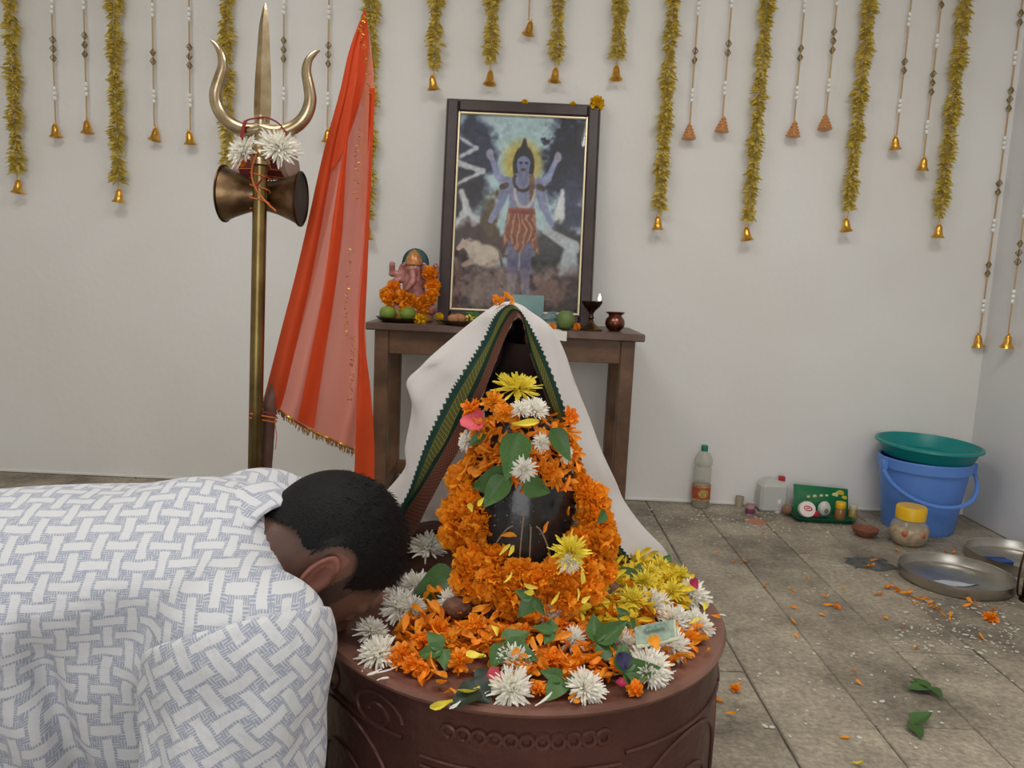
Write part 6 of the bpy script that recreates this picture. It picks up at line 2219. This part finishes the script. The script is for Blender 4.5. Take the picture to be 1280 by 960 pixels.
def hand_sdf(X, Y, Z, W, dirv, s):
    dirv = dirv / np.linalg.norm(dirv)
    sdv = np.cross(np.array([0, 0, 1.0]), dirv) * s
    pc = W + dirv * .05 + np.array([0, 0, -.012])
    d = smin(rc(X, Y, Z, W, pc, .026, .026), rc(X, Y, Z, pc - sdv * .022, pc + sdv * .022, .018, .018), .02)
    for k, (o, ln) in enumerate(((-.030, .062), (-.010, .076), (.011, .080), (.031, .072))):
        b = pc + sdv * o + dirv * .022
        m = b + dirv * ln * .5 + sdv * o * .25 + np.array([0, 0, .006])
        e = b + dirv * ln + sdv * o * .4 + np.array([0, 0, -.008])
        f = smin(rc(X, Y, Z, b, m, .0095, .0088), rc(X, Y, Z, m, e, .0088, .0075), .004)
        d = smin(d, f, .006)
    b = pc + sdv * .026 - dirv * .03
    m = b + sdv * .028 + dirv * .022
    e = m + sdv * .008 + dirv * .03 + np.array([0, 0, -.006])
    return smin(d, smin(rc(X, Y, Z, b, m, .0125, .0105), rc(X, Y, Z, m, e, .0105, .0085), .004), .01)


def head_sdf(X, Y, Z):
    q = [X - HC[0], Y - HC[1], Z - HC[2]]
    f = q[0] * hF[0] + q[1] * hF[1] + q[2] * hF[2]
    c = q[0] * hC[0] + q[1] * hC[1] + q[2] * hC[2]
    s = q[0] * hS[0] + q[1] * hS[1] + q[2] * hS[2]
    d = el(f, s, c, (-.008, 0, .012), (.100, .078, .094))
    d = smin(d, el(f, s, c, (.036, 0, -.05), (.058, .060, .080)), .03)      # face
    d = smin(d, rc(f, s, c, (.030, -.045, -.075), (.078, 0, -.118), .022, .020), .025)   # jaw
    d = smin(d, rc(f, s, c, (.030, .045, -.075), (.078, 0, -.118), .022, .020), .025)
    d = smin(d, rc(f, s, c, (.088, 0, -.012), (.112, 0, -.055), .009, .0145), .01)       # nose
    for k in (-1, 1):
        d = smin(d, rc(f, s, c, (.106, k * .010, -.057), (.100, k * .014, -.058), .008, .007), .006)
        d = smin(d, rc(f, s, c, (.090, k * .012, .004), (.078, k * .045, .002), .010, .008), .012)   # brow
        d = np.maximum(d, -el(f, s, c, (.098, k * .032, -.018), (.013, .017, .010)))     # eye socket
        d = np.minimum(d, el(f, s, c, (.080, k * .031, -.019), (.014, .014, .013)))      # eyeball
    d = smin(d, rc(f, s, c, (.096, -.018, -.078), (.096, .018, -.078), .006, .006), .008)
    d = smin(d, rc(f, s, c, (.095, -.016, -.088), (.095, .016, -.088), .007, .007), .006)
    for k in (-1, 1):
        # ear: shell tilted back, with a hollow
        fe, se, ce = f + .012, s * k - .080, c + .028
        fr, cr = fe * .95 + ce * .3, ce * .95 - fe * .3
        e = el(fr, se - .25 * np.maximum(-fr, 0), cr, (0, 0, 0), (.0195, .0085, .034))
        rim = np.sqrt((np.sqrt((fr / .0175) ** 2 + (cr / .032) ** 2) - 1) ** 2 * .0006 + (se - .006 - .3 * np.maximum(-fr, 0)) ** 2) - .0038
        rim = np.where(fr > .014, 1, rim)
        e = np.maximum(e, -el(fr, se - .012, cr, (.003, 0, .004), (.011, .010, .019)))
        d = smin(d, e, .005)
        d = smin(d, rim, .003)
        d = smin(d, el(fr, se - .002, cr, (.004, 0, -.031), (.009, .006, .010)), .004)
    d = smin(d, rc(f, s, c, (-.035, 0, -.055), (-.050, 0, -.13), .056, .060), .03)
    return d


KN_N, KN_F = np.array([-.58, .80, .075]), np.array([-.66, 1.02, .075])
AN_N, AN_F = np.array([-1.02, .76, .05]), np.array([-1.08, 1.0, .05])


def leg_sdf(X, Y, Z, g=0.0):
    d = None
    for K, A_, s in ((KN_N, AN_N, -1), (KN_F, AN_F, 1)):
        hp_ = HIP + lat * (-s) * .09 * (1 if lat[1] < 0 else -1) + np.array([0, 0, -.09])
        e = smin(rc(X, Y, Z, hp_, K, .088 + g, .06 + g), rc(X, Y, Z, K, A_, .056 + g, .036 + g), .03)
        d = e if d is None else smin(d, e, .03)
    return d


def body_sdf(X, Y, Z):
    d = torso_sdf(X, Y, Z, -.014)
    d = smin(d, rc(X, Y, Z, NECK + np.array([-.05, -.01, 0]), hl(-.04, -.075), .058, .057), .03)
    d = smin(d, head_sdf(X, Y, Z), .015)
    for S, E, Wt, s in ((SH_N, ELB_N, HAND_N, 1), (SH_F, ELB_F, HAND_F, -1)):
        d = smin(d, arm_sdf(X, Y, Z, S, E, Wt), .03)
        d = smin(d, hand_sdf(X, Y, Z, Wt, (Wt - E) * np.array([1, 1, .0]), s), .012)
    d = smin(d, leg_sdf(X, Y, Z), .03)
    for A_ in (AN_N, AN_F):
        d = smin(d, rc(X, Y, Z, A_, A_ + np.array([-.15, -.01, -.012]), .034, .022), .02)
    return d


v, f = sdf_mesh(body_sdf, (-1.30, .62, -.005), (.02, 1.72, .72), .0062)
# refine: pull in a finer head so ear and face keep their shape
hv, hf = sdf_mesh(lambda X, Y, Z: smin(head_sdf(X, Y, Z), rc(X, Y, Z, NECK + np.array([-.05, -.01, 0]), hl(-.04, -.075), .058, .057), .03), tuple(HC - .19), tuple(HC + .19), .0030)


def local(vv):
    q = vv - HC
    return q @ hF, q @ hC, q @ hS


lf, lc, ls = local(v)
cut = (np.abs(lf) < .16) & (lc > -.075) & (lc < .2) & (np.abs(ls) < .14)
keep = ~cut[f].any(axis=1)
lf2, lc2, ls2 = local(hv)
keep2 = ~((lc2 < -.092)[hf].all(axis=1))
allv = np.concatenate([v, hv])
allf = np.concatenate([f[keep], hf[keep2] + len(v)])
used = np.unique(allf)
rm_ = np.full(len(allv), -1)
rm_[used] = np.arange(len(used))
allv = allv[used]
allf = rm_[allf]
lf, lc, ls = local(allv)


def hair_mask(lf, lc, ls):
    """1 inside the haircut: crown and back, short sides, open round the ears and face"""
    a = lc - (-.045 + .55 * np.maximum(lf, -.2) + 0.35 * np.maximum(0, .0 + lf) + .0)        # front hairline rises
    side = np.abs(ls) > .055
    ear = np.hypot((lf + .012) / .030, (lc + .022) / .044) - 1
    m = np.clip(a / .02, 0, 1)
    m = np.where(side, np.minimum(m, np.clip(ear / .25, 0, 1)), m)
    burn = (np.abs(ls) > .05) & (np.abs(lf - .026) < .014) & (lc > -.075) & (lc < .03)
    m = np.where(burn, np.maximum(m, .75), m)
    return m


hm = hair_mask(lf, lc, ls)
inh = (np.abs(lf) < .17) & (lc > -.13) & (np.abs(ls) < .12)
skin = np.array(lin((112, 77, 62)))
hairc = np.array(lin((30, 26, 26)))
earc = np.array(lin((142, 92, 78)))
colv = np.tile(skin, (len(allv), 1))
em = (inh & (np.abs(ls) > .078) & (np.hypot(lf + .012, lc + .028) < .05)).astype(float)[:, None]
colv = colv * (1 - em) + earc * em
beard = (inh & (lf > .0) & (lc < -.055) & (lc > -.15)).astype(float)[:, None] * .6
colv = colv * (1 - beard) + np.array(lin((58, 44, 40))) * beard
fade = (np.where(inh, hm, 0) * np.where((lc > .0) | (lf > .0), .9, .42))[:, None]
colv = colv * (1 - fade) + hairc * fade
brow = (inh & (lf > .07) & (np.abs(lc - .006) < .006) & (np.abs(np.abs(ls) - .03) < .02)).astype(float)[:, None]
colv = colv * (1 - brow) + hairc * brow
me = np_mesh('body', allv, allf, M_skin)
ca = me.color_attributes.new('tint', 'FLOAT_COLOR', 'POINT')
ca.data.foreach_set('color', np.concatenate([colv, np.ones((len(colv), 1))], 1).astype(np.float32).ravel())
obj('body', me, None, person)

# hair: shell over the haircut plus short strands
hv2, hf2 = sdf_mesh(lambda X, Y, Z: head_sdf(X, Y, Z) - .0062, tuple(HC - .17), tuple(HC + .17), .0036)
a, c, s = local(hv2)
front = c - (-.035 + .62 * np.maximum(a, -.2) + .5 * np.maximum(0, a))
sides = np.minimum(1, np.maximum(0, (np.abs(s) - .045) / .03))
low = c - (-.012 - .25 * np.minimum(0, a + .02))
earh = np.hypot((a + .012) / .034, (c + .02) / .048) - 1
ins = (front > 0) & (c > -.026 - .045 * np.clip(1 - np.abs(s) / .06, 0, 1) * (a < -.03)) & ~((np.abs(s) > .05) & (earh < 0)) & (s * s < .0095)
kf = ins[hf2].all(axis=1)
hf3 = hf2[kf]
used = np.unique(hf3)
rm_ = np.full(len(hv2), -1)
rm_[used] = np.arange(len(used))
hvv = hv2[used]
hv_shell = hvv.copy()
hair = obj('hair', np_mesh('hair', hv_shell, rm_[hf3], M_hair), None, person, label='short black hair faded at the sides')
rs = random.Random(8)
sb = MB()
a, c, s = local(hvv)
for i in range(5200):
    k = rs.randrange(len(hvv))
    p = Vector(hvv[k])
    n = Vector(hvv[k] - HC).normalized()
    flow = Vector(tuple(hF)) * (.9) + Vector(tuple(hC)) * .15 + Vector((rs.uniform(-.5, .5), rs.uniform(-.5, .5), rs.uniform(-.5, .5)))
    ln = rs.uniform(.006, .012) * (1.1 if c[k] > .05 else .5)
    d = (flow.normalized() * .9 + n * .28).normalized() * ln
    w = n.cross(d).normalized() * .0006
    b0 = p - n * .001
    sb.add([b0 - w, b0 + w, p + d * .6 + n * .0004, p + d], [(0, 1, 2), (0, 2, 3)])
o = obj('hair_strands', sb, M_hair, person, smooth=False, weld=False)
o['kind'] = 'stuff'

# trousers and socks
v, f = sdf_mesh(lambda X, Y, Z: np.maximum(smin(leg_sdf(X, Y, Z, .014), el(X, Y, Z, HIP + np.array([-.02, 0, -.04]), (.15, .19, .13)), .04), .004 - Z), (-1.30, .60, -.01), (-.40, 1.25, .58), .009)
obj('trousers', np_mesh('trousers', v, f, M_trous), None, person)


# shirt body: own mesh, wrinkled, with pattern coordinates
def wr(X, Y, Z):
    a = (X - CH[0]) * sd[0] + (Y - CH[1]) * sd[1] + (Z - CH[2]) * sd[2]
    u = Z - CH[2]
    l = (X - CH[0]) * lat[0] + (Y - CH[1]) * lat[1]
    near = np.clip((SH_N[1] + .12 - Y) / .12, 0, 1)
    w = .006 * np.sin(22 * a + 9 * u + 3 * np.sin(14 * u)) * near
    # long fold dropping from the armhole
    g = np.exp(-((a - .17 - .10 * (u + .05)) / .016) ** 2) * near * np.clip((.03 - u) / .1, 0, 1)
    w = w + .02 * g
    g2 = np.exp(-((a - .215 - .12 * (u + .05)) / .02) ** 2) * near * np.clip((.03 - u) / .1, 0, 1)
    w = w - .008 * g2
    w = w + .0025 * np.sin(31 * l + 12 * a)
    return w


def shirt_sdf(X, Y, Z):
    d = torso_sdf(X, Y, Z, .004)
    # open at the neck, and loose below the waist
    neck = rc(X, Y, Z, NECK + np.array([.0, 0, 0]), hl(-.04, -.09), .066, .064)
    d = np.maximum(d, -neck)
    return d + wr(X, Y, Z)


v, f = sdf_mesh(shirt_sdf, (-1.20, .60, .25), (-.14, 1.40, .74), .0058)
q = v - CH
aa, ll, uu = q @ sd, q @ lat, q @ upv
ang = np.arctan2(ll * .66, uu)
U = aa
Vv = ang * .155
rotA = dg(-8)
uvp = np.stack([U * math.cos(rotA) - Vv * math.sin(rotA), U * math.sin(rotA) + Vv * math.cos(rotA)], 1)
me = np_mesh('shirt_body', v, f, M_shirt)
ul = me.uv_layers.new(name='cloth')
vi = np.zeros(len(me.loops), np.int64)
me.loops.foreach_get('vertex_index', vi)
ul.data.foreach_set('uv', uvp[vi].astype(np.float32).ravel())
shirt = obj('shirt', me, None, person, label='white shirt printed with basket-weave bars on grey-blue')


def sleeve(S, E, name, seed, sgn):
    ax_ = (E - S) / np.linalg.norm(E - S)
    end = S + (E - S) * .92
    pn = np.array([-.30, .42 * sgn, .85])          # plane of the armhole seam
    pn = pn / np.linalg.norm(pn)
    P0 = S + np.array([.0, -.055 * sgn, .052])

    def sd_(X, Y, Z):
        t = (X - S[0]) * ax_[0] + (Y - S[1]) * ax_[1] + (Z - S[2]) * ax_[2]
        th_ = np.arctan2(Y - S[1] - t * ax_[1], X - S[0] - t * ax_[0])
        d = rc(X, Y, Z, S, end, .1085, .092)
        fade = np.clip(t / .06, 0, 1)
        d = d + fade * (.004 * np.sin(3 * th_ + 30 * t + seed) + .003 * np.sin(7 * th_ - 22 * t))
        d = np.maximum(d, t - np.linalg.norm(end - S))
        d = np.maximum(d, (X - P0[0]) * pn[0] + (Y - P0[1]) * pn[1] + (Z - P0[2]) * pn[2])
        inner = rc(X, Y, Z, S + ax_ * .12, E + ax_ * .1, .070, .072)
        return np.maximum(d, -inner)
    lo = np.minimum(S, E) - .13
    hi = np.maximum(S, E) + .13
    v, f = sdf_mesh(sd_, lo, hi, .0055)
    q = v - S
    t = q @ ax_
    e2 = np.array([0.3, -1.0 * sgn, 0.0])
    e2 = e2 - ax_ * (e2 @ ax_)
    e2 /= np.linalg.norm(e2)
    e1 = np.cross(ax_, e2)
    th_ = np.arctan2(q @ e1, q @ e2)
    r = dg(38)
    U, Vv = t, th_ * .088
    uvp = np.stack([U * math.cos(r) - Vv * math.sin(r), U * math.sin(r) + Vv * math.cos(r)], 1)
    me = np_mesh(name, v, f, M_shirt)
    ul = me.uv_layers.new(name='cloth')
    vi = np.zeros(len(me.loops), np.int64)
    me.loops.foreach_get('vertex_index', vi)
    ul.data.foreach_set('uv', uvp[vi].astype(np.float32).ravel())
    o = obj(name, me, None, shirt)
    return o


sleeve(SH_N, ELB_N, 'sleeve', 0, 1)
sleeve(SH_F, ELB_F, 'sleeve', 2, -1)
# collar: stand band with the fold turned down over it
nd = hl(-.045, -.07) - NECK
nd = nd / np.linalg.norm(nd)
n1_ = np.cross(nd, np.array([0, 0, 1.0]))
n1_ /= np.linalg.norm(n1_)
n2_ = np.cross(n1_, nd)


def collarf(u, v):
    th_ = -PI * .97 + 2 * PI * .97 * u + PI / 2
    k = v
    prof = [(.068, -.012), (.066, .014), (.0645, .034), (.067, .040), (.074, .036), (.086, .010), (.098, -.018)]
    x = k * (len(prof) - 1)
    i = min(int(x), len(prof) - 2)
    r = prof[i][0] + (prof[i + 1][0] - prof[i][0]) * (x - i)
    h = prof[i][1] + (prof[i + 1][1] - prof[i][1]) * (x - i)
    back = max(0, math.sin(th_))
    c_ = NECK + nd * (.046 + h)
    return c_ + (n1_ * math.cos(th_) * r * 1.04 + n2_ * math.sin(th_) * r)


cm = MB().grid(collarf, 60, 12)
me = cm.mesh('collar', M_shirt, 'all', weld=False)
ul = me.uv_layers.new(name='cloth')
for lp in me.loops:
    i = lp.vertex_index
    ul.data[lp.index].uv = ((i % 61) / 60 * .42, (i // 61) / 12 * .09)
obj('collar', me, None, shirt)
